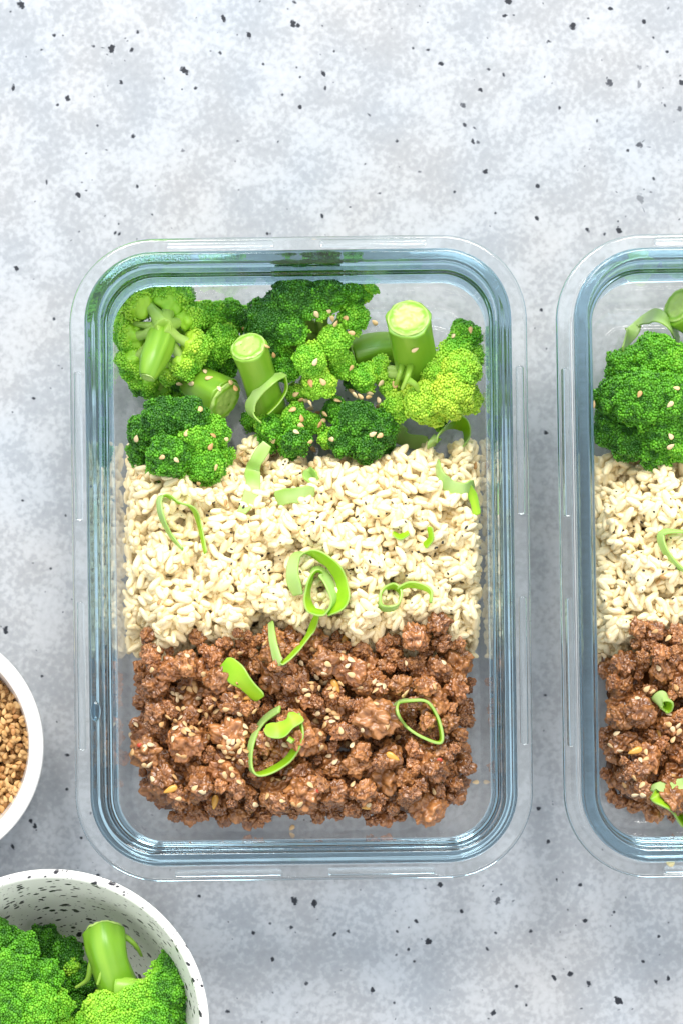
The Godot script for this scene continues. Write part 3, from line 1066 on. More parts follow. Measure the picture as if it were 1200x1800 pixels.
func broccoli() -> void:
	var g := "broccoli florets in the middle container"
	floret("pale floret lying stem up in the top left corner of the middle container", [288, 575, 39], [[290, 566, 30, 22], [284, 600, 37, 25], [270, 635, 42, 23], [260, 664, 44, 14]],
		[[246, 530, 31, 33, .75], [300, 528, 30, 34, .5], [334, 562, 29, 30, .6], [342, 608, 32, 27, .95], [325, 640, 30, 26, .75], [230, 592, 27, 28, .6], [229, 637, 25, 27, .5], [252, 672, 20, 25, .35], [285, 512, 20, 26, .0], [318, 520, 22, 22, .0], [215, 560, 24, 18, .6], [298, 655, 25, 22, .75], [280, 690, 14, 18, .2]], g, 11)
	floret("half hidden green floret between the corner floret and the largest crown", [390, 610, 8], [[390, 615, 8, 20], [380, 650, 10, 20]],
		[[372, 560, 24, 28, .55], [405, 553, 22, 26, .3], [388, 600, 26, 30, .65], [430, 562, 22, 20, .1], [366, 632, 22, 26, .4], [398, 640, 18, 22, .3], [350, 595, 20, 20, .4]], g, 12)
	floret("largest dark green crown broken open along its right side in the middle container", [572, 605, 18], [[572, 605, 18, 24], [600, 640, 12, 24]],
		[[482, 562, 34, 44, .0], [520, 526, 37, 44, .02], [573, 516, 36, 36, .12], [617, 520, 33, 26, .35], [653, 508, 34, 11, .6], [640, 516, 33, 11, .5], [474, 608, 30, 32, .08], [503, 640, 28, 28, .35], [545, 632, 36, 28, .75], [588, 602, 34, 28, .75], [622, 560, 34, 25, .5], [560, 672, 30, 28, 1.05], [600, 640, 27, 24, .75], [458, 580, 24, 24, .02], [512, 578, 38, 26, .12], [560, 545, 38, 16, .5], [525, 690, 22, 20, .8]], g, 13)
	floret("floret with an upright pale cut stalk leaning left of the largest crown", [475, 725, 16], [[478, 728, 18, 30], [466, 690, 27, 31], [450, 645, 38, 31], [437, 610, 46, 33]],
		[[478, 752, 26, 25, .3], [518, 736, 26, 25, .5], [515, 774, 28, 26, .12], [468, 776, 22, 20, .3], [545, 746, 22, 20, .55], [508, 792, 24, 18, .15], [445, 740, 14, 20, .3]], g, 14)
	floret("floret showing only its short thick stalk with the cut end down", [345, 672, 20], [[342, 668, 18, 30], [362, 682, 24, 34], [395, 704, 28, 40]],
		[[325, 672, 16, 20, .2], [335, 695, 10, 22, .2], [318, 690, 10, 20, .1]], g, 15)
	floret("dark rounded floret with paler right side at the left end of the rice", [320, 790, 10], [[320, 790, 10, 20], [320, 800, 6, 18]],
		[[288, 738, 36, 38, .03], [330, 732, 37, 34, .03], [254, 760, 31, 28, .1], [247, 796, 25, 22, .2], [298, 800, 38, 38, .22], [345, 772, 37, 30, .55], [376, 762, 31, 28, .55], [362, 818, 34, 34, .45], [320, 836, 30, 25, .45], [388, 802, 27, 21, .5], [278, 830, 26, 22, .3]], g, 16)
	floret("darkest small floret leaning on the rice under the right hand florets", [625, 765, 8], [[625, 765, 8, 20], [620, 750, 8, 18]],
		[[628, 738, 29, 34, .0], [660, 756, 27, 33, .0], [608, 770, 27, 30, .05], [643, 782, 28, 29, .02], [588, 722, 22, 22, .2], [576, 772, 22, 17, .9], [673, 786, 20, 20, .05]], g, 17)
	var tall := floret("yellowish floret with a tall upright stalk in the right corner of the container", [735, 660, 26], [[738, 662, 24, 36], [728, 620, 34, 37], [721, 585, 46, 38], [717, 560, 54, 39]],
		[[790, 692, 35, 38, 1.55], [742, 702, 35, 34, 1.3], [808, 652, 35, 36, 1.15], [765, 655, 33, 32, 1.1], [702, 712, 27, 26, .95], [815, 590, 30, 27, .4], [800, 618, 33, 27, .6], [830, 622, 27, 18, .8], [760, 718, 27, 30, 1.6], [820, 700, 27, 26, 1.4], [644, 664, 27, 24, .55], [668, 650, 26, 22, .7], [625, 670, 20, 18, .05], [688, 682, 24, 20, .9], [770, 735, 16, 18, .5]], g, 18)
	for stub in [[[722, 640, 40], [716, 662, 44], [706, 684, 42]], [[716, 668, 44], [728, 676, 43], [736, 690, 40]], [[708, 640, 38], [702, 660, 40], [694, 676, 36]]]:
		leaf_stub(tall, stub, 0.0013)
	floret("floret of which a short dark stalk shows beside the tall stalk", [690, 612, 14], [[695, 610, 15, 28], [660, 612, 17, 30], [618, 622, 18, 30]],
		[[715, 618, 12, 22, .2], [705, 640, 10, 20, .2]], g, 19)
	var g2 := "broccoli florets in the right container"
	floret("big round green crown at the edge of the right container", [1170, 725, 10], [[1170, 725, 10, 24], [1180, 740, 7, 20]],
		[[1102, 650, 28, 38, .35], [1150, 630, 34, 42, .4], [1195, 645, 36, 38, .5], [1082, 700, 30, 38, .2], [1130, 700, 40, 50, .28], [1180, 705, 41, 44, .32], [1076, 752, 25, 34, .12], [1110, 772, 29, 38, .08], [1150, 792, 31, 32, .2], [1190, 775, 33, 38, .45], [1165, 755, 36, 38, .2], [1222, 700, 37, 44, .8], [1228, 760, 31, 40, .7], [1235, 650, 30, 36, .5], [1260, 720, 28, 36, .6]], g2, 21)
	floret("floret with a thick green cut stalk entering at the right edge of the picture", [1255, 575, 18], [[1252, 575, 20, 34], [1222, 556, 30, 34], [1192, 537, 36, 34]],
		[[1290, 570, 24, 36, .3], [1280, 610, 22, 34, .3], [1300, 610, 24, 34, .2], [1280, 540, 18, 30, .2]], g2, 22)
	var g3 := "broccoli florets in the speckled bowl"
	floret("big bright green crown at the left of the speckled bowl", [10, 1800, 22], [[10, 1800, 24, 30], [20, 1830, 20, 26]],
		[[-5, 1655, 46, 36, .15], [38, 1672, 47, 32, .2], [18, 1712, 54, 44, .3], [72, 1718, 50, 36, .3], [60, 1768, 55, 44, .55], [98, 1768, 48, 30, .75], [8, 1772, 58, 44, .3], [104, 1804, 44, 28, .9], [70, 1825, 52, 40, .6], [-40, 1720, 50, 44, .3], [-40, 1790, 50, 44, .3], [20, 1850, 48, 40, .4]], g3, 31, false)
	floret("dark floret deep in the speckled bowl between the two bright ones", [115, 1735, 14], [[115, 1735, 14, 20], [110, 1750, 10, 18]],
		[[112, 1682, 30, 34, .03], [76, 1660, 28, 32, .03], [128, 1696, 33, 16, .95], [152, 1722, 30, 30, .08], [120, 1730, 28, 30, .15], [140, 1770, 30, 30, .1]], g3, 32, false)
	var arched := floret("floret with a smooth arched stalk at the right of the speckled bowl", [210, 1752, 42], [[222, 1775, 38, 44], [206, 1730, 46, 34], [193, 1690, 50, 32], [187, 1664, 50, 35], [184, 1638, 47, 36]],
		[[190, 1776, 50, 38, 1.0], [238, 1764, 52, 40, .8], [288, 1742, 50, 36, .3], [298, 1704, 46, 28, .15], [318, 1762, 44, 28, .1], [215, 1806, 53, 40, .85], [268, 1802, 53, 44, .4], [308, 1806, 45, 30, .2], [165, 1806, 46, 32, .6], [240, 1850, 45, 40, .5]], g3, 33, false)
	leaf_stub(arched, [[205, 1735, 50], [232, 1738, 50], [262, 1746, 46]], 0.0048)
	leaf_stub(arched, [[205, 1640, 46], [226, 1650, 46], [240, 1664, 44], [249, 1680, 40]], 0.0012)
	leaf_stub(arched, [[164, 1680, 46], [160, 1700, 46], [154, 1722, 44], [134, 1736, 42]], 0.0013)
	leaf_stub(arched, [[180, 1670, 54], [181, 1700, 55], [172, 1730, 53]], 0.0011)


# ------------------------------------------------------------------ bowls
func bowls() -> void:
	# white dish of sesame
	var a := P(-138.0, 1312.0, 44.0)
	var w1 := 218.0 * (EYE - 0.044) / FOC
	var pr := rounded([[Vector2(0.0, 0.0085), 0], [Vector2(0.020, 0.0085), 0.004], [Vector2(w1 - 0.010, 0.018), 0.012], [Vector2(w1 - 0.0054, 0.044), 0.0016], [Vector2(w1 - 0.0004, 0.0445), 0.0019], [Vector2(w1 - 0.004, 0.014), 0.012], [Vector2(0.026, 0.004), 0.003], [Vector2(0.0245, 0.0006), 0.001], [Vector2(0.0215, 0.0006), 0.001], [Vector2(0.020, 0.0025), 0.001], [Vector2(0.0, 0.0025), 0]], 6)
	var t := thing("small_bowl", Vector3(a.x, 0, a.z), "plain white small bowl full of sesame at the left edge", "bowl")
	put("bowl_body", lathe(pr, 120), M.ceramic, t)
	var disc := HeightField.new(a.x - 0.045, a.z - 0.045, a.x + 0.045, a.z + 0.045, 0.0003, 0.020)
	var where := []
	var tints := []
	for layer in 3:
		for k in (700 if layer < 2 else 2600):
			var rr := sqrt(rng.randf()) * (w1 - 0.0068)
			var an := rng.randf() * TAU
			var x := a.x + cos(an) * rr
			var z := a.z + sin(an) * rr
			if x < -0.175:
				continue
			var yaw := rng.randf() * TAU
			var pitch := rng.randf_range(-0.45, 0.45)
			if disc.at(x, z) > 0.0335:
				continue
			var y := disc.fit(x, z, yaw, pitch, 0.0015, 0.0005, 0.0009) - 0.0001
			disc.stamp(x, z, y, yaw, pitch, 0.0015, 0.0005, 0.0009, 0)
			if layer < 2:
				y = lerpf(y, 0.027, 0.6)
			where.append(Transform3D(seed_basis(yaw, pitch, rng.randf_range(-0.5, 0.5)), Vector3(x, y, z)))
			tints.append(seed_tint())
	# a filled bed below the loose top
	for k in 3200:
		var rr := sqrt(rng.randf()) * (w1 - 0.0075)
		var an := rng.randf() * TAU
		if a.x + cos(an) * rr < -0.19:
			continue
		where.append(Transform3D(seed_basis(rng.randf() * TAU, rng.randf_range(-0.5, 0.5), rng.randf_range(-0.6, 0.6)), Vector3(a.x + cos(an) * rr, rng.randf_range(0.0200, 0.0245), a.z + sin(an) * rr)))
		tints.append(seed_tint())
	var heap := many("sesame_seeds", seed_meshes[0], M.seed_many, where, tints)
	tag(heap, "heap of toasted sesame seeds filling the plain white small bowl", "sesame seeds", "", "stuff")
	# speckled bowl
	var b := P(90.0, 1806.0, 66.0)
	var w2 := 281.0 * (EYE - 0.066) / FOC
	var pb := rounded([[Vector2(0.0, 0.010), 0], [Vector2(0.024, 0.010), 0.006], [Vector2(w2 - 0.0150, 0.030), 0.018], [Vector2(w2 - 0.0034, 0.066), 0.0015], [Vector2(w2 - 0.0002, 0.0665), 0.0016], [Vector2(w2 - 0.0105, 0.026), 0.018], [Vector2(0.029, 0.005), 0.003], [Vector2(0.0275, 0.0006), 0.001], [Vector2(0.0240, 0.0006), 0.001], [Vector2(0.0225, 0.003), 0.001], [Vector2(0.0, 0.003), 0]], 8)
	var u := thing("speckled_bowl", Vector3(b.x, 0, b.z), "white bowl with black speckles holding broccoli in the bottom left corner", "bowl")
	put("bowl_body", lathe(pb, 140), speckle_material(pb), u)


func seed_basis(yaw: float, pitch: float, roll: float) -> Basis:
	var X := Vector3(cos(yaw) * cos(pitch), sin(pitch), sin(yaw) * cos(pitch))
	var Z := Vector3(-sin(yaw), 0, cos(yaw))
	var s := rng.randf_range(0.76, 0.95)
	return (Basis(X, Z.cross(X), Z) * Basis(Vector3.RIGHT, roll)).scaled_local(Vector3(s, s, s))


func seed_tint() -> Color:
	var t := rng.randf()
	var c := Color(0.50, 0.27, 0.085).lerp(Color(0.66, 0.42, 0.18), t)
	if rng.randf() < 0.12:
		c = Color(0.42, 0.20, 0.06)
	return c


func speckle_material(profile: Array) -> StandardMaterial3D:
	var W := 2048
	var Hh := 1024
	var im := Image.create(W, Hh, false, Image.FORMAT_RGB8)
	im.fill(lin(0.80, 0.81, 0.79))
	var total := 0.0
	var lens := [0.0]
	for k in range(1, profile.size()):
		total += (profile[k] as Vector2).distance_to(profile[k - 1])
		lens.append(total)
	var r := RandomNumberGenerator.new()
	r.seed = 77
	for k in 4600:
		var v := r.randf_range(0.12, 0.86)
		var along := v * total
		var i := 0
		while i < lens.size() - 1 and lens[i + 1] < along:
			i += 1
		var radius: float = maxf((profile[i] as Vector2).x, 0.02)
		var mm_u := W / (TAU * radius * 1000.0)
		var mm_v := Hh / (total * 1000.0)
		var size := 0.13 + 0.85 * pow(r.randf(), 4.0)
		var stretch := r.randf_range(1.0, 1.8)
		var ang := r.randf_range(0.2, 0.75)
		var cx := r.randf() * W
		var cy := v * Hh
		var ru := int(size * stretch * mm_u) + 2
		var rv := int(size * stretch * mm_v) + 2
		for j in range(-rv, rv + 1):
			for q in range(-ru, ru + 1):
				var x := q / mm_u
				var y := j / mm_v
				var e := Vector2((x * cos(ang) + y * sin(ang)) / stretch, y * cos(ang) - x * sin(ang)).length() / size
				e += 0.25 * soft.get_noise_3d(x * 1.2, y * 1.2, k)
				var t := clampf((1.0 - e) * size * mm_v * 0.8 + 0.3, 0.0, 1.0)
				if t > 0.0:
					var X := posmod(int(cx) + q, W)
					var Y := clampi(int(cy) + j, 0, Hh - 1)
					im.set_pixel(X, Y, im.get_pixel(X, Y).lerp(Color(0.17, 0.17, 0.20), t))
	var m := StandardMaterial3D.new()
	m.albedo_texture = ImageTexture.create_from_image(im)
	m.roughness = 0.2
	return m


# ------------------------------------------------------------------ spring onion
# a ribbon cut from a hollow stem: path in photo pixels, axis = the stem's own direction, width along it in mm
func scallion(label: String, path: Array, axis: Vector3, width: float, closed: bool, lift := 0.8, thick := 0.75, follow := 0.5) -> void:
	var pts := []
	var mean := 0.0
	for q in path:
		var p := on_top(q[0], q[1])
		p.y = field.top(p.x, p.z, 0.0014)
		pts.append(p)
		mean += p.y / path.size()
	axis = (axis * Vector3(1.35, 1.0, 1.35)).normalized()
	for i in pts.size():
		var p: Vector3 = pts[i]
		p.y = lerpf(mean, p.y, minf(follow + 0.2, 1.0)) + lift * 0.0014
		var q: Array = path[i]
		if q.size() > 2:
			p.y += q[2] * 0.001
		pts[i] = P(q[0], q[1], p.y * 1000.0)
	var base := Vector3.ZERO
	for p in pts:
		base += p / pts.size()
	for i in pts.size():
		pts[i] -= base
	var line := spline(pts, 7, closed)
	var n := line.size()
	var v := PackedVector3Array()
	var f := PackedInt32Array()
	var col := PackedColorArray()
	var hw := width * 0.00064
	var ht := thick * 0.00046
	var ring := [[1.0, -0.85], [1.0, 0.0], [1.0, 0.85], [0.6, 1.0], [-0.6, 1.0], [-1.0, 0.85], [-1.0, 0.0], [-1.0, -0.85], [-0.6, -1.0], [0.6, -1.0]]
	var turn := 0.0
	for i in n:
		var a: Vector3 = line[i]
		var b: Vector3 = line[(i + 1) % n]
		turn += a.x * b.z - a.z * b.x
	for i in n:
		var p: Vector3 = line[i]
		var t: Vector3
		if closed:
			t = ((line[(i + 1) % n] as Vector3) - (line[(i - 1 + n) % n] as Vector3)).normalized()
		else:
			t = ((line[mini(i + 1, n - 1)] as Vector3) - (line[maxi(i - 1, 0)] as Vector3)).normalized()
		var w := (axis - t * axis.dot(t)).normalized()
		var nn := t.cross(w) * (1.0 if turn > 0.0 else -1.0)
		var edge := 1.0 if closed else smoothstep(0.0, 0.12, minf(float(i) / (n - 1), 1.0 - float(i) / (n - 1))) * 0.35 + 0.65
		var wob := 1.0 + 0.38 * soft.get_noise_2d(i * 0.07, base.x * 900.0)
		for q in ring:
			v.append(p + nn * (q[0] * ht) + w * (q[1] * hw * edge * wob))
			var outer := clampf(q[0] * 0.5 + 0.5, 0.0, 1.0)
			var streak := 0.5 + 0.5 * soft.get_noise_2d(q[1] * 4.5 + base.z * 700.0, i * 0.05) * 1.5
			var cut: float = 1.0 if absf(q[1]) > 0.95 else 0.0
			var skin := Color(0.29, 0.60, 0.014).lerp(Color(0.50, 0.76, 0.040), streak)
			var flesh := Color(0.40, 0.66, 0.12).lerp(Color(0.62, 0.80, 0.34), streak)
			col.append(flesh.lerp(skin, outer).lerp(Color(0.50, 0.70, 0.20), cut * 0.6))
	var m := ring.size()
	for i in (n if closed else n - 1):
		for s in m:
			var a := i * m + s
			var b := i * m + (s + 1) % m
			var c := ((i + 1) % n) * m + s
			var d := ((i + 1) % n) * m + (s + 1) % m
			f.append_array(PackedInt32Array([a, b, c, b, d, c]))
	if not closed:
		for e in 2:
			var o := 0 if e == 0 else (n - 1) * m
			for s in range(1, m - 1):
				if e == 0:
					f.append_array(PackedInt32Array([o, o + s + 1, o + s]))
				else:
					f.append_array(PackedInt32Array([o, o + s, o + s + 1]))
	var o := put("scallion_slice", mk(v, f, col), M.scallion)
	o.position = base
	tag(o, label, "spring onion", "sliced spring onion scattered over the food")


func scallions() -> void:
	var up := Vector3(0, 1, 0)
	scallion("thin open loop of spring onion at the left of the middle rice", [[322, 966], [300, 940], [284, 906], [281, 878], [292, 872], [315, 883], [338, 892], [350, 918], [362, 972]], Vector3(0.45, 1, 0.15), 2.6, false, 1.1)
	scallion("long twisted pale green strip of spring onion hanging from the broccoli onto rice", [[470, 780, 2], [452, 808, 1], [444, 828, 0.5], [445, 850], [438, 878], [424, 902]], Vector3(1, 0.45, 0.25), 4.2, false, 0.8, 0.7)
	scallion("flat band of spring onion lying sideways in the middle of the rice", [[486, 878], [505, 872], [530, 870], [552, 864]], Vector3(0.1, 0.7, -1), 4.2, false, 0.6, 0.8)
	scallion("stubby dark green bit of spring onion standing on the flat band", [[541, 846], [545, 832], [557, 836]], Vector3(0.4, 0.8, 0.7), 3.6, false, 1.4)
	scallion("curl of spring onion under the darkest floret and the yellowish one", [[692, 742], [700, 762], [722, 776], [752, 774]], Vector3(0.1, 1, -0.8), 4.6, false, 0.5)
	scallion("wide yellow green hoop of spring onion below the yellowish floret", [[757, 786], [770, 764], [795, 744], [816, 748], [820, 772], [806, 794]], Vector3(0.5, 1, -0.6), 4.2, false, 0.5)
	scallion("bright hooked slice of spring onion on the upper right rice", [[768, 814], [774, 838], [792, 856], [815, 862], [832, 850]], Vector3(0.25, 0.8, -1), 4.0, false, 0.6)
	scallion("narrow slice of spring onion drooping at the right end of rice", [[816, 852], [830, 872], [838, 905]], Vector3(1, 0.5, -0.2), 3.0, false, 0.5)
	scallion("small crescent of spring onion alone on the right of the rice", [[746, 960], [757, 946], [754, 926]], Vector3(0.8, 1, 0), 2.0, false, 0.4)
	scallion("tiny green fleck of spring onion beside the small crescent", [[690, 936], [702, 944], [718, 936]], Vector3(0, 1, 0.9), 1.8, false, 0.2)
	scallion("large bright green outer ring of spring onion in the centre of the rice", [[524, 1046], [514, 1012], [520, 978], [545, 972], [580, 990], [600, 1022], [600, 1058], [575, 1078]], Vector3(0.8, 1, 0.0), 4.6, false, 1.6, 0.8, 0.2)
	scallion("inner pale ring of spring onion curled in the large central ring", [[548, 1072], [540, 1048], [548, 1014], [562, 1004], [578, 1024], [586, 1056], [572, 1076]], Vector3(-0.3, 1, 0.35), 4.2, true, 2.2, 0.9, 0.2)
	scallion("long V shaped sliver of spring onion where rice meets beef", [[476, 1094], [480, 1128], [490, 1164], [500, 1164], [524, 1140], [545, 1112], [558, 1080]], Vector3(0.7, 1, -0.1), 2.8, false, 1.0)
	scallion("straight folded strip of spring onion on the upper left beef", [[394, 1164], [424, 1194], [458, 1228]], Vector3(0.85, 0.5, 0.0), 5.4, false, 0.9, 0.8)
	scallion("big open ring of spring onion on the lower left beef", [[492, 1246], [462, 1268], [442, 1308], [442, 1352], [462, 1360], [505, 1336], [528, 1296], [524, 1256]], Vector3(0.35, 1, 0.2), 3.2, false, 1.4, 0.9, 0.3)
	scallion("pale flap of spring onion crossing the big open ring", [[466, 1280], [490, 1284], [512, 1270], [524, 1256]], Vector3(0.3, 0.8, 1), 4.4, false, 2.4, 0.7, 0.2)
	scallion("little bright nub of spring onion inside the big open ring", [[507, 1298], [516, 1304]], Vector3(0.2, 1, 0.3), 2.4, false, 2.0, 1.6, 0.2)
	scallion("neat closed leaf shaped ring of spring onion on the right beef", [[698, 1236], [722, 1231], [750, 1234], [770, 1266], [774, 1304], [742, 1296], [712, 1276], [698, 1254]], Vector3(0.12, 1, 0.08), 2.6, true, 1.2, 1.1, 0.3)
	scallion("small round ring of spring onion at the lower edge of rice", [[668, 1062], [670, 1040], [690, 1030], [704, 1042], [698, 1064], [680, 1070]], Vector3(0.1, 1, -0.3), 2.8, true, 1.0, 1.0, 0.3)
	scallion("arched slice of spring onion joined to the small round ring", [[700, 1036], [716, 1028], [738, 1030], [756, 1040], [756, 1060]], Vector3(0.1, 1, -0.35), 2.8, false, 1.0, 1.0, 0.3)
	scallion("curved ribbon of spring onion hanging round the upright pale stalk", [[500, 658], [474, 668], [450, 694], [440, 722], [460, 744]], Vector3(0.55, 0.8, 0.5), 3.8, false, 0.8, 0.7, 0.4)
	scallion("hair thin strand of spring onion closing the curved ribbon on the stalk", [[500, 658], [503, 684], [490, 708], [470, 728]], Vector3(0.4, 1, 0), 1.4, false, 0.8, 0.6, 0.4)
	scallion("wide arch of spring onion behind the big crown in the right container", [[1094, 616], [1108, 584], [1128, 562], [1152, 556], [1178, 572], [1192, 598]], Vector3(-0.2, 1, 0.7), 4.4, false, 1.0, 0.8, 0.4)
	scallion("pointed ring of spring onion on the rice in the right container", [[1235, 940], [1196, 934], [1162, 938], [1168, 968], [1196, 1000], [1230, 1012]], Vector3(0.4, 1, 0.2), 3.4, false, 1.2, 0.9, 0.3)
	scallion("short green tube of spring onion on the beef in the right container", [[1154, 1236], [1164, 1226], [1176, 1232], [1170, 1244]], Vector3(0.4, 0.7, 0.5), 4.0, true, 1.0, 1.0, 0.2)
	scallion("big angled slice of spring onion at the lower right beef edge", [[1230, 1372], [1190, 1380], [1150, 1390], [1176, 1416], [1196, 1442], [1225, 1440]], Vector3(0.3, 0.7, 0.8), 4.4, false, 1.4, 1.0, 0.3)


# ------------------------------------------------------------------ sesame seeds, one by one
func sprinkle(list: Array, label: String, group: String) -> void:
	for q in list:
		var p := on_top(q[0], q[1])
		var up := field.slope(p.x, p.z, 0.0011)
		var y := field.top(p.x, p.z, 0.0006)
		p = P(q[0], q[1], (y + 0.00035) * 1000.0)
		var dir := Vector3(rng.randf() - 0.5, 0, rng.randf() - 0.5).normalized()
		var X := (dir - up * dir.dot(up)).normalized()
		var b := Basis(X, up, X.cross(up)) * Basis(Vector3.RIGHT, rng.randf_range(-0.4, 0.4))
		var s := rng.randf_range(0.76, 0.98)
		var o := put("sesame_seed", seed_meshes[rng.randi() % 3], M.seed[[0, 0, 1, 1, 2, 3][rng.randi() % 6]], null, Transform3D(b.scaled_local(Vector3(s, s, s)), p))
		tag(o, seed_label(label, q[0], q[1], o.material_override), "sesame seed", group)


func seed_label(label: String, x: float, y: float, m: Material) -> String:
	var look: String = ["tan", "pale", "dark brown", "golden brown"][M.seed.find(m)]
	var marks := []
	if label.contains("beef in the middle"):
		marks = [[425, 1195, "beside the straight spring onion strip"], [485, 1300, "around the big open spring onion ring"], [735, 1265, "around the leaf shaped spring onion ring"], [520, 1130, "beside the V shaped sliver"], [265, 1160, "at the upper left corner"], [250, 1290, "at the left edge"], [320, 1215, "in the cluster left of the strip"], [330, 1280, "left of the open ring"], [405, 1310, "in the cluster touching the open ring"], [300, 1400, "at the lower left corner"], [410, 1370, "below the open ring's left side"], [500, 1430, "at the lower edge"], [570, 1205, "in the cluster right of the V sliver"], [580, 1260, "halfway between the two large rings"], [600, 1330, "below and between the two large rings"], [690, 1205, "above the leaf shaped ring"], [640, 1160, "near the rice in the upper middle"], [780, 1180, "at the upper right corner"], [790, 1390, "at the lower right corner"], [640, 1400, "at the lower edge right of centre"]]
	elif label.contains("broccoli in the middle"):
		marks = [[280, 600, "on the stem up corner floret"], [385, 590, "on the half hidden floret"], [500, 560, "on the dark side of the largest crown"], [590, 570, "on the broken side of the largest crown"], [560, 650, "on the pale bottom of the largest crown"], [440, 640, "on the upright pale cut stalk"], [385, 690, "on the short thick stalk"], [290, 780, "on the left of the dark rounded floret"], [375, 790, "on the paler right of the rounded floret"], [510, 720, "on the small heads under the curved ribbon"], [540, 770, "on the heads touching the rice"], [650, 765, "on the darkest small floret"], [640, 690, "in the gap left of the yellowish floret"], [720, 640, "on the tall upright stalk"], [810, 590, "on the green top of the yellowish floret"], [560, 725, "in the gap above the darkest floret"]]
	elif label.contains("rice in the middle"):
		marks = [[320, 920, "around the thin open loop"], [440, 840, "beside the long twisted strip"], [520, 870, "beside the flat band"], [550, 1030, "around the large central ring"], [800, 840, "beside the bright hooked slice"], [700, 1045, "beside the small round ring"], [280, 1090, "at the lower left corner"], [640, 1105, "at the edge of the beef"], [370, 850, "under the dark rounded floret"], [650, 860, "below the darkest floret"], [420, 980, "left of the large ring"], [640, 980, "right of the large ring"]]
	else:
		marks = [[1060, 1130, "at its upper left"], [1145, 1210, "near the short green tube"], [1080, 1310, "at its left edge"], [1130, 1330, "in its middle"], [1185, 1290, "by the picture edge"], [1120, 1390, "beside the big angled slice"], [1045, 711, "at its left rim"], [1125, 690, "in its middle"], [1180, 775, "at its lower right"], [1180, 700, "at its upper right"], [1175, 970, "inside the pointed ring"], [1180, 1060, "below the pointed ring"], [1100, 960, "left of the pointed ring"], [1190, 1125, "where it meets the beef"]]
	var best := 1e9
	var where := ""
	for q in marks:
		var d := Vector2(x, y).distance_to(Vector2(q[0], q[1]))
		if d < best:
			best = d
			where = q[2]
	if label.contains("broccoli in the middle"):
		return look + " sesame seed " + where + " in the middle container"
	if label.contains("big crown"):
		return look + " sesame seed on the right container's big crown " + where
	return look + " sesame seed on the " + ("right " if label.contains("right") else "middle ") + ("beef " if label.contains("beef") else "rice ") + where


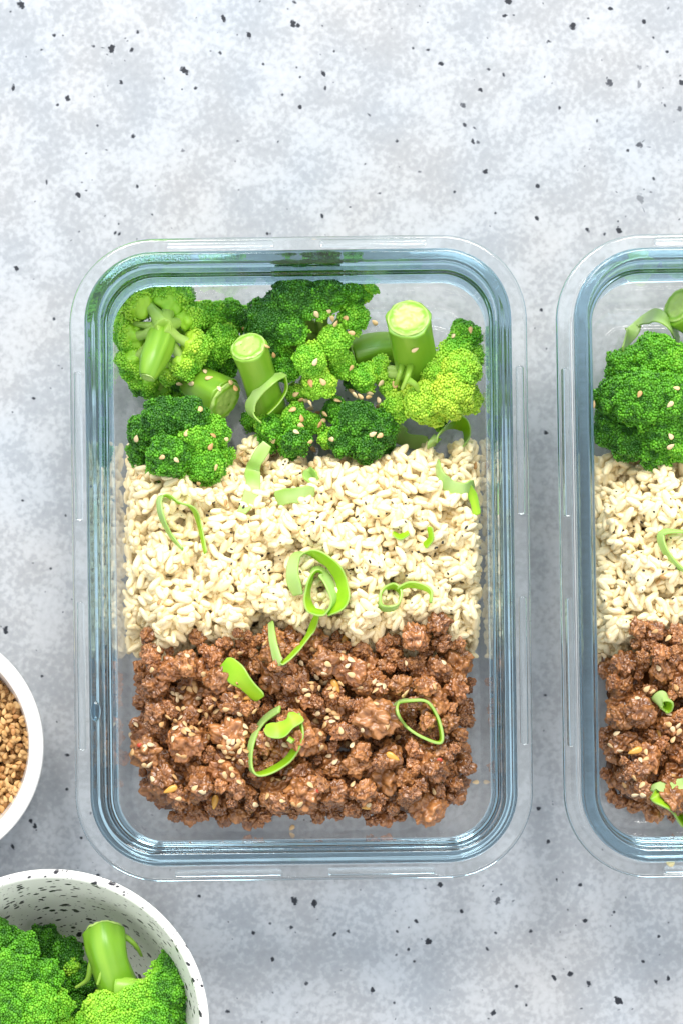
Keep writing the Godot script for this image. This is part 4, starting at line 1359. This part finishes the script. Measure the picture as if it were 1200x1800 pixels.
func sesame() -> void:
	sprinkle([[352, 534], [430, 578], [470, 609], [481, 624], [361, 653], [368, 664], [386, 683], [414, 682], [407, 672], [336, 674], [316, 675], [352, 720], [328, 761], [375, 765], [398, 772], [240, 771], [285, 804], [311, 809], [371, 785], [380, 822], [553, 485], [556, 553], [578, 547], [584, 560], [590, 569], [607, 559], [617, 585], [658, 567], [554, 636], [546, 674], [567, 671], [669, 674], [693, 676], [729, 615], [617, 647], [617, 687], [624, 695], [633, 697], [648, 698], [650, 692], [665, 703], [666, 716], [545, 709], [520, 693], [529, 703], [537, 704], [514, 720], [545, 718], [558, 726], [571, 728], [530, 735], [567, 740], [562, 747], [529, 748], [521, 759], [593, 704], [655, 763], [667, 766], [480, 775], [545, 777], [551, 790], [555, 812], [582, 772], [795, 590], [826, 580]],
		"tan sesame seed lying on the broccoli in the middle container", "sesame seeds on the middle broccoli")
	sprinkle([[415, 840], [394, 850], [350, 850], [397, 884], [450, 945], [460, 995], [508, 1018], [425, 1060], [280, 1058], [277, 1112], [246, 838], [425, 797], [430, 806], [470, 815], [699, 812], [835, 818], [640, 1102], [645, 1112], [626, 1098], [394, 898], [440, 962], [655, 1000], [302, 1000], [520, 935], [748, 828], [602, 812], [560, 930], [690, 860], [590, 1060], [500, 1085]],
		"tan sesame seed lying on the rice in the middle container", "sesame seeds on the middle rice")
	sprinkle([[280, 1141], [329, 1152], [267, 1178], [333, 1172], [361, 1201], [359, 1187], [406, 1205], [423, 1148], [466, 1130], [323, 1209], [334, 1212], [344, 1212], [305, 1219], [312, 1220], [319, 1226], [314, 1246], [323, 1245], [350, 1228], [377, 1229], [416, 1224], [353, 1249], [363, 1258], [381, 1250], [421, 1255], [398, 1247], [448, 1250], [405, 1263], [296, 1261], [308, 1268], [285, 1273], [326, 1273], [345, 1281], [324, 1286], [331, 1283], [337, 1279], [240, 1274], [230, 1293], [233, 1322], [255, 1315], [266, 1309], [304, 1299], [368, 1294], [402, 1305], [410, 1304], [421, 1304], [402, 1314], [394, 1320], [422, 1320], [432, 1320], [413, 1332], [402, 1331], [431, 1289], [432, 1277], [410, 1361], [396, 1363], [405, 1351], [421, 1375], [268, 1369], [308, 1366], [255, 1346], [264, 1344], [315, 1328], [323, 1330], [356, 1392], [343, 1385], [314, 1404], [298, 1437], [450, 1415], [443, 1427], [497, 1408], [513, 1455], [501, 1367], [489, 1370], [479, 1370], [467, 1330], [471, 1309], [501, 1310], [487, 1288], [617, 1160], [611, 1170], [601, 1157], [646, 1170], [617, 1186], [577, 1168], [570, 1184], [551, 1142], [530, 1166], [565, 1200], [546, 1200], [549, 1209], [537, 1213], [565, 1212], [579, 1210], [589, 1210], [586, 1224], [632, 1209], [658, 1198], [666, 1203], [675, 1207], [659, 1214], [684, 1225], [710, 1222], [713, 1165], [779, 1164], [763, 1206], [523, 1230], [578, 1249], [588, 1254], [592, 1261], [558, 1255], [570, 1275], [564, 1289], [599, 1284], [680, 1277], [636, 1284], [698, 1297], [610, 1308], [619, 1309], [565, 1315], [577, 1329], [589, 1339], [620, 1378], [648, 1415], [528, 1414], [516, 1414], [762, 1391], [835, 1375], [714, 1217], [604, 1146], [309, 1279], [338, 1291], [317, 1262], [352, 1270], [388, 1312], [408, 1322], [416, 1312], [427, 1310], [396, 1296], [342, 1203], [312, 1229], [372, 1243], [556, 1190], [561, 1210], [573, 1200], [583, 1219], [599, 1202], [541, 1222], [575, 1262], [584, 1268], [556, 1268], [390, 1338], [425, 1340], [660, 1236], [470, 1400], [546, 1380]],
		"toasted sesame seed lying on the minced beef in the middle container", "sesame seeds on the middle beef")
	sprinkle([[1042, 711], [1123, 693], [1177, 711], [1178, 767], [1178, 785], [1188, 682]], "tan sesame seed lying on the big crown in the right container", "sesame seeds on the right broccoli")
	sprinkle([[1066, 1118], [1050, 1152], [1060, 1152], [1173, 1122], [1195, 1128], [1150, 1110], [1145, 1000], [1180, 1060], [1100, 960], [1165, 1015], [1156, 1022]], "tan sesame seed lying on the rice in the right container", "sesame seeds on the right rice")
	sprinkle([[1156, 1174], [1136, 1211], [1146, 1216], [1119, 1227], [1187, 1208], [1175, 1255], [1173, 1273], [1083, 1289], [1072, 1311], [1089, 1320], [1134, 1322], [1125, 1336], [1134, 1334], [1182, 1283], [1182, 1300], [1192, 1287], [1192, 1275], [1096, 1380], [1114, 1368], [1127, 1380], [1115, 1398], [1129, 1398], [1182, 1363]], "toasted sesame seed lying on the minced beef in the right container", "sesame seeds on the right beef")


func trifles() -> void:
	# ground pepper on the rice
	for k in 2:
		var where := []
		for n in (150 if k == 0 else 50):
			var q := Vector2(rng.randf_range(300, 840), rng.randf_range(840, 1080)) if k == 0 else Vector2(rng.randf_range(1060, 1200), rng.randf_range(850, 1100))
			if k == 0 and n > 50:
				var c: Vector2 = [Vector2(540, 925), Vector2(690, 900), Vector2(640, 1000), Vector2(470, 1000), Vector2(500, 830), Vector2(740, 970)][n % 6]
				q = c + Vector2(rng.randfn(0, 40), rng.randfn(0, 22))
			var p := on_top(q.x, q.y)
			var s := rng.randf_range(0.00028, 0.00060)
			where.append(Transform3D(Basis(Vector3(rng.randf() - 0.5, rng.randf(), rng.randf() - 0.5).normalized(), rng.randf() * TAU).scaled_local(Vector3(s * rng.randf_range(1.0, 2.0), s * 0.6, s)), p + Vector3(0, 0.0003, 0)))
		var o := many("pepper_flecks", blob(1, func(d: Vector3) -> Vector3: return d * (0.8 + 0.3 * soft.get_noise_3d(d.x * 2.0, d.y * 2.0, d.z * 2.0))), M.pepper, where, [])
		tag(o, "black ground pepper flecks over the rice in the " + ("middle container" if k == 0 else "right container"), "pepper", "", "stuff")
	var crumb := P(1178, 1517, 54.2)
	var m := put("garlic_crumb", chunk_meshes[2], paint(lin(0.75, 0.66, 0.36), 0.4), null, Transform3D(Basis.from_scale(Vector3(0.0014, 0.0008, 0.0014)), crumb))
	m.mesh = blob(3, func(d: Vector3) -> Vector3: return d * chunk_radius(d, 3.0, 1.6, 0.3))
	tag(m, "pale yellow crumb on the lower rim of the right container", "crumb")
